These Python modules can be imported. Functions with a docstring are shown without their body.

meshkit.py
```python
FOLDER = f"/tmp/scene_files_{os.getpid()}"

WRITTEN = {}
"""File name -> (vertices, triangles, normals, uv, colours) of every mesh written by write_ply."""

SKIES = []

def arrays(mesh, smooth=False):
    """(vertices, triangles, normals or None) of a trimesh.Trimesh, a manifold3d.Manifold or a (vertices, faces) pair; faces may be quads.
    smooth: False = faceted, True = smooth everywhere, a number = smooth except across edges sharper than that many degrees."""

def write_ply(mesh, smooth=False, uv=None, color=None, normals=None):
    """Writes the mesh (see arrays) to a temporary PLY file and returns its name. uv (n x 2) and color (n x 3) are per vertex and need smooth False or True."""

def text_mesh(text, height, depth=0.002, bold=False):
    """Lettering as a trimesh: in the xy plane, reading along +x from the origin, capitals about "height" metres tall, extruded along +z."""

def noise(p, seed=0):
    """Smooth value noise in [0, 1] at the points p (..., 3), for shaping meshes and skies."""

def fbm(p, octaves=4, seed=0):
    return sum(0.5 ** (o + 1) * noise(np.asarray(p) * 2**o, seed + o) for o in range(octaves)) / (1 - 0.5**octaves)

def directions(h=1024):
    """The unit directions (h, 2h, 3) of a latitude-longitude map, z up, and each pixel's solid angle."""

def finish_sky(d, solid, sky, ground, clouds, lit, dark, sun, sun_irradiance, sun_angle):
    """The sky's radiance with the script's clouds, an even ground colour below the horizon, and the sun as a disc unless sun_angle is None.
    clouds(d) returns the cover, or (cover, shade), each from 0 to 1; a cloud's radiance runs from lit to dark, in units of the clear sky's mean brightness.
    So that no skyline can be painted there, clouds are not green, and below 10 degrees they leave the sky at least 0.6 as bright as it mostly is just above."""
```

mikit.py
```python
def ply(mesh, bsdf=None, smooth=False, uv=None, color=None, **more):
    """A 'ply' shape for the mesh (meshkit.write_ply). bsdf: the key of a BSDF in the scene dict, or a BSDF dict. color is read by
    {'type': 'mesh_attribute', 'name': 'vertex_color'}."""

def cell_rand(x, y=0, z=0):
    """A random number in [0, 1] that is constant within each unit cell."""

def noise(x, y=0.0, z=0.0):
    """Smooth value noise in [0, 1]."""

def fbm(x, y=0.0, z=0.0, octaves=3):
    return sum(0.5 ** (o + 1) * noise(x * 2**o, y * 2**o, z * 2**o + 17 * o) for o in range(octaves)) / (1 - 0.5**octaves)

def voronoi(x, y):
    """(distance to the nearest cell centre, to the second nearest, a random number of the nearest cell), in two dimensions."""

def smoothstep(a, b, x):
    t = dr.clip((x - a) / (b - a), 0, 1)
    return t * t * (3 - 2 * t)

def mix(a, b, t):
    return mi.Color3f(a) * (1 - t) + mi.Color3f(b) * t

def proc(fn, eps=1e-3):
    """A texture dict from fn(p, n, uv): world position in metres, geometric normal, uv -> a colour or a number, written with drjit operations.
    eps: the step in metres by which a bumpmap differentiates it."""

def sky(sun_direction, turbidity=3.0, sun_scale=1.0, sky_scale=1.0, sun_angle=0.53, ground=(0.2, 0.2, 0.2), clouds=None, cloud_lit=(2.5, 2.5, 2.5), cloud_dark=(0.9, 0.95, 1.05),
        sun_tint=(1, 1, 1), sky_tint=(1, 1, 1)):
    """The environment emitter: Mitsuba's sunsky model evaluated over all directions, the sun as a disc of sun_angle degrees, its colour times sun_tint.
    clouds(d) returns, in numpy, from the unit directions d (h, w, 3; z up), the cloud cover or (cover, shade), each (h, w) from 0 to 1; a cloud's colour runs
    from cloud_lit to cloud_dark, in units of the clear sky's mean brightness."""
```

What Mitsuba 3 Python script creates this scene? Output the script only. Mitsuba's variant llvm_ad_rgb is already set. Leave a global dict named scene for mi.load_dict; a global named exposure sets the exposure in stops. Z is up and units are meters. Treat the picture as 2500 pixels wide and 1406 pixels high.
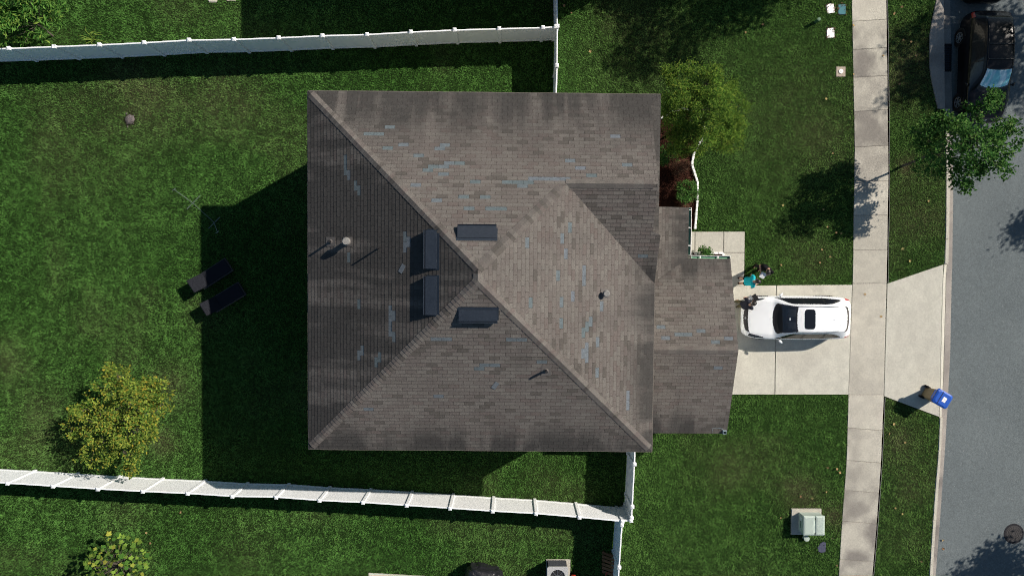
import math, random
import numpy as np, trimesh, mitsuba as mi, drjit as dr, mikit, shapely
from shapely.geometry import Polygon, LineString, Point, box as sbox
from manifold3d import Manifold
from mikit import noise, fbm, smoothstep, mix, cell_rand
import meshkit
random.seed(7); RNG = np.random.default_rng(7)
scene, labels = {'type': 'scene'}, {}
# ------------------------------------------------------------------ camera, sky, exposure
F, H, W0, H0 = 1667.0, 30.3, 2500, 1406          # focal length in photo pixels, flying height
_n = np.array([-10 / F, -63 / F, 1.0]); _n /= np.linalg.norm(_n)
CR = np.array([math.sqrt(1 - _n[0] ** 2), 0, -_n[0]])
_a = -_n[0] * _n[1] / CR[0]
CD = np.array([_a, -math.sqrt(1 - _a * _a - _n[1] ** 2), -_n[1]])
CW = np.cross(CR, CD)
EYE = np.array([0, 0, H])
T = mi.ScalarTransform4f
scene['camera'] = {'type': 'perspective', 'fov': math.degrees(2 * math.atan(W0 / 2 / F)), 'fov_axis': 'x', 'near_clip': 0.5, 'far_clip': 2000.0,
                   'to_world': T().look_at(origin=EYE.tolist(), target=(EYE + CW).tolist(), up=(-CD).tolist())}
SUN = np.array([1.105, 0.62, 1.0])
scene['sky'] = mikit.sky(SUN.tolist(), turbidity=3, sky_scale=0.52, sun_tint=(0.885, 1.0, 1.24), sky_tint=(0.98, 1.0, 0.94))
exposure = 2.2

def at(px, py, z=0.0):
    """The point at height z where the photo's pixel (px, py) looks."""
    v = (px - W0 / 2) / F * CR + (py - H0 / 2) / F * CD + CW
    return EYE + v * (z - H) / v[2]
def A2(px, py, z=0.0): return at(px, py, z)[:2]
def proj(P):
    q = np.atleast_2d(P) - EYE
    w = q @ CW
    return np.stack([q @ CR / w * F + W0 / 2, q @ CD / w * F + H0 / 2], -1)

# ------------------------------------------------------------------ helpers
_used = {}
def numbered(base):
    n = _used.get(base, -1) + 1
    _used[base] = n
    return base if n == 0 else f'{base}_{n:03d}'
def thing(name, label, cat=None, group=None, kind=None):
    k = numbered(name)
    labels[k] = {'label': label}
    if cat: labels[k]['category'] = cat
    if group: labels[k]['group'] = group
    if kind: labels[k]['kind'] = kind
    return k
def put(key, mesh, mat, smooth=False, uv=None):
    scene[key] = mikit.ply(mesh, mat, smooth=smooth, uv=uv)
    return key
def part(parent, name, mesh, mat, smooth=False, uv=None, label=None, kind=None, group=None):
    k = numbered(parent + '__' + name)
    put(k, mesh, mat, smooth, uv)
    d = {}
    if label: d['label'] = label
    if kind: d['kind'] = kind
    if group: d['group'] = group
    if d: labels[k] = d
    return k
def struct(name, mesh, mat, label, smooth=False, uv=None):
    k = numbered(name); put(k, mesh, mat, smooth, uv)
    labels[k] = {'label': label, 'kind': 'structure'}
    return k
def cat_(ms): return trimesh.util.concatenate(ms)
def TM(v, f): return trimesh.Trimesh(np.asarray(v, float), np.asarray(f), process=False)
def rotz(m, a):
    m = m.copy(); c, s = math.cos(a), math.sin(a)
    m.apply_transform(np.array([[c, -s, 0, 0], [s, c, 0, 0], [0, 0, 1, 0], [0, 0, 0, 1.]])); return m
def mv(m, p): m = m.copy(); m.apply_translation(p); return m
def bx(x0, x1, y0, y1, z0, z1):
    m = trimesh.creation.box((x1 - x0, y1 - y0, z1 - z0)); m.apply_translation(((x0 + x1) / 2, (y0 + y1) / 2, (z0 + z1) / 2)); return m
def cham(x0, x1, y0, y1, z0, z1, c=0.01):
    pts = []
    for sx in (0, 1):
        for sy in (0, 1):
            for sz in (0, 1):
                p = np.array([(x0, x1)[sx], (y0, y1)[sy], (z0, z1)[sz]], float); d = np.array([1 - 2 * sx, 1 - 2 * sy, 1 - 2 * sz]) * c
                for k in range(3):
                    q = p + d; q[k] -= d[k]; pts.append(q)
    return trimesh.convex.convex_hull(np.array(pts))
def hull(pts): return trimesh.convex.convex_hull(np.asarray(pts, float))
def cyl(r, z0, z1, n=24, r2=None, x=0, y=0):
    r2 = r if r2 is None else r2
    a = np.arange(n) / n * 2 * math.pi
    v = np.vstack([np.c_[r * np.cos(a) + x, r * np.sin(a) + y, np.full(n, z0)], np.c_[r2 * np.cos(a) + x, r2 * np.sin(a) + y, np.full(n, z1)]])
    return hull(v)
def lathe(prof, n=32):
    prof = np.asarray(prof, float); a = np.arange(n) / n * 2 * math.pi; k = len(prof)
    v = np.stack([np.outer(np.cos(a), prof[:, 0]), np.outer(np.sin(a), prof[:, 0]), np.tile(prof[:, 1], (n, 1))], -1).reshape(-1, 3)
    f = []
    for i in range(n):
        j = (i + 1) % n
        for q in range(k - 1):
            f += [[i * k + q, j * k + q, j * k + q + 1], [i * k + q, j * k + q + 1, i * k + q + 1]]
    return TM(v, f)
def tube(P, R, n=8):
    P = np.asarray(P, float); R = np.broadcast_to(R, len(P)); rings = []
    for i in range(len(P)):
        d = P[min(i + 1, len(P) - 1)] - P[max(i - 1, 0)]; d /= np.linalg.norm(d) + 1e-12
        a = np.cross(d, [0.31, 0.77, 0.55]); a /= np.linalg.norm(a); b = np.cross(d, a)
        t = np.arange(n) / n * 2 * math.pi
        rings.append(P[i] + R[i] * (np.outer(np.cos(t), a) + np.outer(np.sin(t), b)))
    v = np.vstack(rings + [P[:1], P[-1:]]); f = []
    for i in range(len(P) - 1):
        for k in range(n):
            q = (k + 1) % n; f += [[i * n + k, i * n + q, (i + 1) * n + q], [i * n + k, (i + 1) * n + q, (i + 1) * n + k]]
    e = (len(P) - 1) * n
    for k in range(n):
        q = (k + 1) % n; f += [[q, k, len(P) * n], [e + k, e + q, len(P) * n + 1]]
    return TM(v, f)
def extr(poly, z0, z1):
    if poly.geom_type != 'Polygon': return cat_([extr(g, z0, z1) for g in poly.geoms if g.area > 1e-5])
    m = trimesh.creation.extrude_polygon(poly, z1 - z0, engine='earcut'); m.apply_translation((0, 0, z0)); return m
def sheet(poly, z):
    if poly.geom_type != 'Polygon': return cat_([sheet(g, z) for g in poly.geoms if g.area > 1e-5])
    v, f = trimesh.creation.triangulate_polygon(poly, engine='earcut')
    m = TM(np.c_[v, np.full(len(v), z)], f)
    if m.face_normals[:, 2].mean() < 0: m.invert()
    return m
def slabtop(poly, z0, z1, c=0.008):
    """A slab with a small eased edge."""
    inner = poly.buffer(-c, join_style=2)
    return cat_([extr(poly, z0, z1 - c), extr(inner, z1 - c, z1)])
def flatuv(m, u, v=0.5): return np.tile([[u, v]], (len(m.vertices), 1))

# ------------------------------------------------------------------ materials
def diffuse(c, two=True):
    r = c if isinstance(c, dict) else {'type': 'rgb', 'value': list(c)}
    d = {'type': 'diffuse', 'reflectance': r}
    return {'type': 'twosided', 'bsdf': d} if two else d
def pr(c, rough=0.5, **k):
    r = c if isinstance(c, dict) else {'type': 'rgb', 'value': list(c)}
    return {'type': 'twosided', 'bsdf': {'type': 'principled', 'base_color': r, 'roughness': rough, **k}}
def M(name, d): scene[name] = d; return name
proc = mikit.proc
DRY = [(*A2(355, 235), 1.6, .8), (*A2(560, 230), 1.6, .5), (*A2(395, 1080), 0.7, .9), (*A2(415, 940), 1.1, .7), (*A2(1955, 1200), 0.9, 1.0), (*A2(2035, 1260), 0.5, .8), (*A2(1580, 130), 2.6, .45),
       (*A2(1950, 300), 3.0, .45), (*A2(2230, 160), 1.7, .9), (*A2(2240, 520), 1.7, .6), (*A2(2210, 405), 0.5, .9), (*A2(1960, 620), 1.3, .45), (*A2(240, 350), 2.4, .35), (*A2(100, 1010), 1.2, .6),
       (*A2(15, 880), 1.0, .7), (*A2(500, 760), 0.9, .5), (*A2(1330, 1160), .8, .35), (*A2(2190, 1080), .7, .7), (*A2(2230, 1190), .9, .5), (*A2(1780, 1150), .9, .4), (*A2(2230, 1330), .9, .4), (*A2(600, 1340), 1.4, .3)]
def dryness(p):
    d = 0.25 * smoothstep(0.50, 0.78, fbm(p.x * 0.35 + 3, p.y * 0.35, 0.0, octaves=4))
    wob = 0.6 + 0.8 * fbm(p.x * 1.7, p.y * 1.7, 4.0, octaves=3)
    for x, y, r, s in DRY:
        d += 0.72 * s * wob * dr.exp(-(dr.square(p.x - float(x)) + dr.square(p.y - float(y))) / float(r * r))
    return dr.clip(d, 0, 1)
def grass_col(p, n, uv):
    d = dryness(p)
    big = fbm(p.x * 0.22 + 9, p.y * 0.22 + 5, 1.0, octaves=3)
    fine = fbm(p.x * 2.6, p.y * 2.6, 2.0, octaves=3)
    lush = mix((0.061, 0.157, 0.032), (0.085, 0.200, 0.044), smoothstep(0.3, 0.7, big))
    front = smoothstep(1.0, 6.0, p.x)
    lush = mix(lush, mi.Color3f(0.106, 0.205, 0.050), 0.55 * front)
    dry = mix((0.115, 0.140, 0.055), (0.155, 0.165, 0.078), fine)
    c = mix(lush, dry, d * (0.45 + 0.5 * fine))
    c = mix(c, mi.Color3f(0.115, 0.19, 0.045), 0.7 * smoothstep(0.86, 1.0, uv.x))
    c = mix(c, mi.Color3f(0.13, 0.115, 0.06), (0.15 + 0.5 * d) * smoothstep(0.9, 1.0, uv.y))
    return c * (0.50 + 0.95 * uv.x) * (0.82 + 0.38 * fine)
M('grass_mat', diffuse(proc(grass_col)))
def soil_col(p, n, uv):
    d = dryness(p)
    c = mix((0.014, 0.030, 0.008), (0.050, 0.046, 0.026), d * 0.9)
    far = dr.maximum(smoothstep(24.0, 26.0, dr.abs(p.x)), dr.maximum(smoothstep(13.0, 14.5, p.y), smoothstep(-15.5, -17.5, p.y)))    # beyond the modelled blades the sheet itself is the turf
    c = mix(c, mix((0.030, 0.072, 0.016), (0.055, 0.075, 0.028), d), far)
    return c * (0.6 + 0.8 * noise(p.x * 18, p.y * 18, 0.0))
M('trench_mat', diffuse((0.008, 0.007, 0.006)))
M('soil_mat', diffuse(proc(soil_col)))
def shingle_col(p, n, uv):
    t, fr = cell_rand(dr.floor(uv.x * 0.5 + 0.001)), uv.x - 2 * dr.floor(uv.x * 0.5 + 0.001)
    c = mix((0.131, 0.116, 0.108), (0.154, 0.142, 0.130), smoothstep(0.1, 0.9, t))
    c = mix(c, mi.Color3f(0.100, 0.091, 0.083), smoothstep(0.86, 0.92, t))
    c = mix(c, mi.Color3f(0.130, 0.108, 0.100), 0.6 * smoothstep(0.10, 0.04, t))
    ax, ay = dr.abs(n.x), dr.abs(n.y)
    ew = dr.select(ax > ay, 1.0, 0.0)
    a, b = dr.select(ax > ay, p.y, p.x), dr.select(ax > ay, p.x, p.y)
    streak = fbm(a * 2.2 + 7, b * 0.35, 3.0, octaves=4)
    broad = fbm(p.x * 0.55, p.y * 0.55, 6.0, octaves=3)
    low = 1 - smoothstep(0.0, 1.0, uv.y)                       # uv.y: 0 at the eave, 1 well up; left slope kept low to paint in shade
    stain_shade = dr.clip(0.75 * low * smoothstep(0.22, 0.62, streak) + 0.30 * low * low + 0.14 * smoothstep(0.50, 0.72, streak) * smoothstep(0.4, 0.62, broad), 0, 0.85)
    c = mix(c, mi.Color3f(0.046, 0.045, 0.044), stain_shade)
    c = mix(c, mi.Color3f(0.050, 0.046, 0.044), 0.46 * smoothstep(0.66, 0.95, fr) * (0.5 + 0.8 * streak))     # darker band below the butt of the next course
    return c * (0.80 + 0.40 * noise(p.x * 45, p.y * 45, p.z * 45)) * (0.90 + 0.2 * broad)
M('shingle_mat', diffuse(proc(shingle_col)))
M('deck_mat', diffuse((0.035, 0.03, 0.028)))
def bare_col(p, n, uv):
    c = mix((0.108, 0.134, 0.142), (0.136, 0.152, 0.172), uv.x)
    return c * (0.8 + 0.4 * noise(p.x * 25, p.y * 25, p.z * 25))
M('bare_mat', diffuse(proc(bare_col)))
def concrete(base, dirt, seed):
    def fn(p, n, uv):
        b = fbm(p.x * 0.9 + seed, p.y * 0.9, 1.0, octaves=4); g = noise(p.x * 30, p.y * 30, float(seed)); m = fbm(p.x * 3.1, p.y * 3.1, seed + 2.0, octaves=3)
        c = mix(base, [x * 0.92 for x in base], smoothstep(0.3, 0.7, m)) * (0.82 + 0.3 * uv.x)
        c = mix(c, mi.Color3f(dirt), dr.clip(uv.y * smoothstep(0.35, 0.75, b), 0, 0.9))
        return c * (0.9 + 0.2 * g)
    return diffuse(proc(fn))
M('drive_mat', concrete((0.52, 0.505, 0.44), (0.38, 0.36, 0.32), 3))
M('walk_mat', concrete((0.50, 0.475, 0.41), (0.20, 0.185, 0.17), 11))
M('gutter_mat', concrete((0.36, 0.33, 0.30), (0.13, 0.12, 0.12), 19))
def asphalt_col(p, n, uv):
    g = noise(p.x * 28, p.y * 28, 0.0); h = noise(p.x * 11, p.y * 11, 3.0); b = fbm(p.x * 0.5, p.y * 0.5, 2.0, octaves=3)
    c = mix((0.120, 0.139, 0.146), (0.150, 0.172, 0.178), b) * (0.78 + 0.32 * g + 0.12 * h)
    return mix(c, mi.Color3f(0.30, 0.30, 0.30), 0.6 * smoothstep(0.91, 0.98, noise(p.x * 21 + 5, p.y * 21, 8.0)))
M('asphalt_mat', diffuse(proc(asphalt_col)))
M('vinyl_mat', diffuse((0.84, 0.86, 0.87)))
M('white_mat', pr((0.82, 0.82, 0.80), 0.5))
M('siding_mat', diffuse((0.46, 0.44, 0.38)))
M('drip_mat', diffuse((0.16, 0.145, 0.13)))
M('trim_mat', diffuse((0.62, 0.60, 0.57)))
M('gutter_green_mat', diffuse((0.19, 0.40, 0.26)))
M('vent_mat', pr(proc(lambda p, n, uv: mix((0.013, 0.019, 0.030), (0.024, 0.032, 0.045), fbm(p.x * 3, p.y * 3, p.z * 3, octaves=3)) * (0.85 + 0.3 * noise(p.x * 30, p.y * 30, p.z * 30))), 0.45))
M('black_mat', pr((0.012, 0.012, 0.014), 0.5))
M('dark_mat', diffuse((0.03, 0.03, 0.034)))
M('rubber_mat', diffuse((0.018, 0.018, 0.019)))
M('metal_mat', pr((0.55, 0.56, 0.57), 0.35, metallic=0.9))
M('cap_mat', diffuse((0.24, 0.235, 0.225))); M('flash_mat', diffuse((0.13, 0.12, 0.115)))
M('galv_mat', pr((0.50, 0.50, 0.49), 0.55, metallic=0.3))
M('glass_dark_mat', pr((0.010, 0.012, 0.016), 0.06, specular=0.6))
M('pane_mat', {'type': 'thindielectric', 'int_ior': 1.5})
def leafmat(name, a, b, c, mixc=0.25):
    def fn(p, n, uv):
        k = mix(a, b, smoothstep(0.1, 0.9, uv.x))
        k = mix(k, mi.Color3f(c), smoothstep(1 - mixc, 1.0, uv.y))
        return k * (0.7 + 0.6 * noise(p.x * 2.5, p.y * 2.5, p.z * 2.5))
    return M(name, {'type': 'principledthin', 'base_color': proc(fn), 'roughness': 0.55, 'diff_trans': 0.42, 'spec_trans': 0.0, 'eta': 1.35})
leafmat('leaf_yellow', (0.070, 0.145, 0.025), (0.27, 0.34, 0.060), (0.36, 0.29, 0.045), 0.28)
leafmat('leaf_green', (0.039, 0.111, 0.027), (0.086, 0.187, 0.045), (0.156, 0.238, 0.071), 0.15)
leafmat('leaf_pale', (0.060, 0.135, 0.024), (0.16, 0.27, 0.045), (0.27, 0.33, 0.06), 0.3)
leafmat('leaf_bush', (0.044, 0.136, 0.025), (0.14, 0.288, 0.059), (0.236, 0.336, 0.067), 0.3)
leafmat('leaf_big', (0.06, 0.15, 0.028), (0.19, 0.30, 0.05), (0.30, 0.31, 0.055), 0.35)
leafmat('leaf_dead', (0.14, 0.075, 0.05), (0.22, 0.12, 0.08), (0.3, 0.2, 0.13), 0.3)
leafmat('leaf_orange', (0.35, 0.12, 0.03), (0.4, 0.18, 0.05), (0.3, 0.1, 0.05), 0.3)
M('bark_mat', diffuse(proc(lambda p, n, uv: mix((0.06, 0.05, 0.04), (0.16, 0.14, 0.12), fbm(p.x * 14, p.y * 14, p.z * 4, octaves=3)))))
M('mulch_mat', diffuse(proc(lambda p, n, uv: mix((0.028, 0.013, 0.010), (0.070, 0.030, 0.022), uv.x) * (0.6 + 0.8 * noise(p.x * 20, p.y * 20, 0.0)))))
M('fallen_mat', diffuse(proc(lambda p, n, uv: mix((0.30, 0.17, 0.10), (0.46, 0.36, 0.16), cell_rand(p.x * 3, p.y * 3)))))

# ------------------------------------------------------------------ roads, pavements, lawn (all ground outlines in metres from the survey points)
def line(pts): return np.array([A2(*p) for p in pts])
def xl(poly, Y): return np.interp(Y, poly[::-1, 1], poly[::-1, 0])
SW_L = line([(2079, -2600), (2079, 0), (2083, 205), (2086, 358), (2085, 450), (2081, 692), (2071, 963), (2066, 1130), (2055, 1275), (2047, 1406), (1990, 2100), (1800, 3600)])
SW_R = line([(2163, -2600), (2163, 0), (2166, 205), (2168, 400), (2168, 450), (2164, 692), (2157, 967), (2150, 1130), (2140, 1275), (2129, 1406), (2072, 2100), (1882, 3600)])
CB = line([(2302, -2600), (2303, 0), (2304, 68), (2306, 266), (2309, 441), (2308, 563), (2305.5, 643), (2302.4, 660), (2298.5, 778), (2294.7, 947), (2293.5, 1017), (2290, 1101), (2281.6, 1202), (2271.5, 1346), (2268.6, 1398), (2210, 2100), (2000, 3600)])
CF = line([(2311, -2600), (2312, 0), (2313, 68), (2315, 266), (2318.6, 441), (2317, 563), (2315, 643), (2313, 660), (2309, 830), (2305, 947), (2302, 1003), (2296.6, 1104), (2290, 1202), (2279.6, 1346), (2277, 1398), (2218, 2100), (2008, 3600)])
AE = line([(2323, -2600), (2323, 0), (2325, 100), (2328, 266), (2330.5, 450), (2330, 520), (2328, 650), (2326, 714), (2322.8, 875), (2319, 939), (2316, 1003), (2310, 1101), (2302, 1216), (2291.7, 1355), (2287, 1406), (2230, 2100), (2020, 3600)])
def band(a, b, y0, y1, n=40):
    Y = np.linspace(y0, y1, n)
    return Polygon(np.vstack([np.c_[xl(a, Y), Y], np.c_[xl(b, Y), Y][::-1]]))
YT, YB = 58.0, -52.0
FAR = AE + np.array([7.6, 0])
road = band(AE, FAR, YB, YT, 120)
walk = band(SW_L, SW_R, YB, YT, 120)
curbband = band(CB, AE, YB, YT, 120)
drive = Polygon([A2(1500, 697), A2(1795, 697), A2(2080, 695), A2(2071, 963), A2(1785, 963), A2(1500, 963)])
apron = Polygon([A2(2165, 692), A2(2303, 645), A2(2298.5, 778), A2(2294.7, 947), A2(2293.5, 1018), A2(2157, 967)])
path = Polygon([A2(1650, 566), A2(1818, 565.5), A2(1816, 697), A2(1650, 697)])
inlet = Polygon([A2(2284, -14), A2(2284, 5), A2(2273, 58), A2(2268, 89), A2(2268, 164), A2(2273, 198), A2(2288, 266), A2(2306, 268), A2(2304, 68), A2(2303, -14)])
EDGE = line([(1612, 290), (1628, 281), (1642, 274), (1660, 267), (1690, 272), (1714, 290), (1720, 315), (1711, 345), (1693, 375), (1688, 402), (1695, 424), (1702, 446), (1702, 480), (1699, 520), (1696, 560)])
bed = Polygon(np.vstack([EDGE, [A2(1480, 560), A2(1480, 290)]]))
patio = Polygon([A2(990, 1402), A2(1062, 1406), A2(1062, 1520), A2(900, 1520), A2(900, 1397)])
big = sbox(-160, -160, 170, 160)
trench = band(SW_R + np.array([-.02, 0]), SW_R + np.array([.085, 0]), A2(2100, 690)[1], YT, 60).union(band(SW_R + np.array([-.02, 0]), SW_R + np.array([.085, 0]), YB, A2(2100, 970)[1], 60))
struct('soil_strip', sheet(trench, -.03), 'trench_mat', 'dark trench of soil along the right edge of the sidewalk')
lawn_poly = sbox(-160, YB, 170, YT).difference(trench).difference(shapely.union_all([road, curbband, inlet, bed.buffer(-.02)])).buffer(0)
struct('lawn', sheet(lawn_poly, 0.0), 'soil_mat', 'green lawn around the house with drier brown patches')
struct('ground', cat_([sheet(sbox(-400, YT, 400, 400), -0.02), sheet(sbox(-400, -400, 400, YB), -0.02), sheet(sbox(-400, YB, -160, YT), -0.02), sheet(sbox(170, YB, 400, YT), -0.02)]), 'soil_mat', 'open ground beyond the lots out to the horizon')
struct('road', sheet(road, -0.10), 'asphalt_mat', 'grey asphalt road along the right side')
# sidewalk slabs
sw = 'sidewalk'
labels[sw] = {'label': 'concrete sidewalk running past the house beside the road', 'kind': 'structure'}
put(sw, extr(walk.buffer(-.01), -0.06, 0.006), 'gutter_mat', uv=None)
joints = [-250, -180, -100, -20, 51, 120, 188, 271, 358, 443, 526, 610, 692, 963, 1047, 1126, 1199, 1274, 1367, 1460, 1545, 1630]
dirt = {51: .7, 120: .9, 188: .5, 271: .9, 358: .6, 443: .5, 526: .1, 610: .0, 692: .25, 963: .2, 1047: .55, 1126: .55, 1199: .8, 1274: .95, 1367: .7}
def slabs(parent, a, b, js, mat, z, name='slab', slope=lambda y: 0.0, n=6):
    for j0, j1 in zip(js[:-1], js[1:]):
        y0, y1 = A2(2120, j0)[1], A2(2120, j1)[1]
        tl, tr = y0 - slope(j0) / 55, y0 + slope(j0) / 55
        bl, br = y1 - slope(j1) / 55, y1 + slope(j1) / 55
        g = 0.009
        L = np.linspace(tl - g, bl + g, n); R = np.linspace(tr - g, br + g, n)
        P = Polygon(np.vstack([np.c_[xl(a, L), L], np.c_[xl(b, R), R][::-1]])).buffer(0)
        m = slabtop(P, -0.05, z + RNG.uniform(-.004, .004))
        part(parent, name, m, mat, uv=flatuv(m, RNG.uniform(.2, .8), dirt.get(j0, .4)))
slabs(sw, SW_L, SW_R, joints, 'walk_mat', 0.03, slope=lambda y: 2.5 if y < 400 else (-3.5 if y > 1000 else 0))
# driveway, apron, path slabs
dk = struct('driveway', extr(drive.buffer(-.02), -0.06, 0.004), 'gutter_mat', 'pale concrete driveway in front of the garage')
def pslab(parent, P, mat, z, d=.3):
    m = slabtop(P, -0.05, z); part(parent, 'slab', m, mat, uv=flatuv(m, RNG.uniform(.35, .7), d))
jx = A2(1893, 830)[0]; g = .009; jx2 = A2(2002, 830)[0]
for x0, x1, d in ((-50, jx, .35), (jx, 60, .4)): pslab(dk, drive.intersection(sbox(x0 + g, -30, x1 - g, 30)).buffer(-.006, join_style=2), 'drive_mat', 0.032, d)
ak = struct('driveway_apron', extr(apron.buffer(-.03), -0.06, 0.003), 'gutter_mat', 'flared pale concrete driveway apron between sidewalk and road')
pslab(ak, apron.buffer(-.012, join_style=2), 'drive_mat', 0.03, .2)
pk = struct('front_path', extr(path.buffer(-.02), -0.06, 0.003), 'gutter_mat', 'short L shaped concrete path to the front porch')
px_, py_ = A2(1766, 617); px0 = A2(1696, 600)[0]
for P in (sbox(-50, py_ + g, px0 - g, 30), sbox(px0 + g, py_ + g, px_ - g, 30), sbox(px_ + g, py_ + g, 60, 30), sbox(-50, -30, 60, py_ - g)):
    pslab(pk, path.intersection(P).buffer(-.004, join_style=2), 'drive_mat', 0.03, .15)
# curb and gutter in cast lengths
ck = 'curb'; labels[ck] = {'label': 'pale concrete curb along the lawn edge of the road', 'kind': 'structure'}
gk = 'gutter'; labels[gk] = {'label': 'concrete gutter pan between curb and asphalt', 'kind': 'structure'}
def ypx(y): return A2(2300, y)[1]
curb_js = [-900, -600, -300, -8, 68, 266, 360, 584, 645]; curb_js2 = [1018, 1100, 1270, 1440, 1600, 1760, 2000, 2300, 2600]
def curb_piece(y0, y1):
    P = band(CB, CF, ypx(y1) + .006, ypx(y0) - .006, 10)
    return slabtop(P, -0.2, 0.035, .02)
put(ck, cat_([extr(band(CB, CF, ypx(645), ypx(268), 30).buffer(-.02), -.25, -.02), extr(band(CB, CF, ypx(-8), ypx(-900), 30).buffer(-.02), -.25, -.02)]), 'gutter_mat')
put(gk, extr(band(CB, AE, YB, YT, 120).buffer(-.015), -.25, -.104), 'gutter_mat')
for js in (curb_js, curb_js2):
    for a, b in zip(js[:-1], js[1:]):
        if b <= 266 and a >= -8: continue
        m = curb_piece(a, b); part(ck, 'section', m, 'walk_mat', uv=flatuv(m, .75, .15))
P = band(CB, CF, ypx(1018) + .006, ypx(645) - .006, 14)                   # dropped kerb at the driveway: slopes from the apron to the gutter
m = slabtop(P, -.2, 0.01, .02); m.vertices[:, 2] -= np.where(m.vertices[:, 2] > -.05, 0.09 * np.clip((m.vertices[:, 0] - xl(CB, m.vertices[:, 1])) / .2, 0, 1), 0)
part(ck, 'section', m, 'drive_mat', uv=flatuv(m, .5, .2), label='dropped curb section at the driveway apron')
gjs = [-900, -600, -300, -8, 68, 174, 268, 360, 520, 660, 820, 960, 1100, 1270, 1440, 1600, 1760, 2000, 2300]
for a, b in zip(gjs[:-1], gjs[1:]):
    if (a, b) == (68, 174):
        P = band(CB, AE, ypx(106) + .005, ypx(68) - .005, 4)
    else: P = band(CB if -8 <= a and b <= 268 else CF, AE, ypx(b) + .005, ypx(a) - .005, 8)
    m = slabtop(P, -.2, -.085, .006); part(gk, 'section', m, 'gutter_mat', uv=flatuv(m, RNG.uniform(.3, .7), .75 if 1000 < a or a < 300 else .3))
m = slabtop(inlet, -.12, .05, .015)
struct('storm_inlet', m, 'gutter_mat', 'grey concrete storm drain inlet top beside the black car', uv=flatuv(m, .8, .5))
t = thing('storm_grate', 'black iron storm grate in the gutter beside the black car', 'grate')
x0, x1, y0, y1 = A2(2305.6, 140)[0], A2(2326, 140)[0], ypx(173), ypx(107)
part(t, 'frame', cat_([bx(x0, x1, y0, y0 + .04, -.16, -.075), bx(x0, x1, y1 - .04, y1, -.16, -.075), bx(x0, x0 + .03, y0 + .041, y1 - .041, -.16, -.075), bx(x1 - .03, x1, y0 + .041, y1 - .041, -.16, -.075)]), 'dark_mat')
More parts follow.
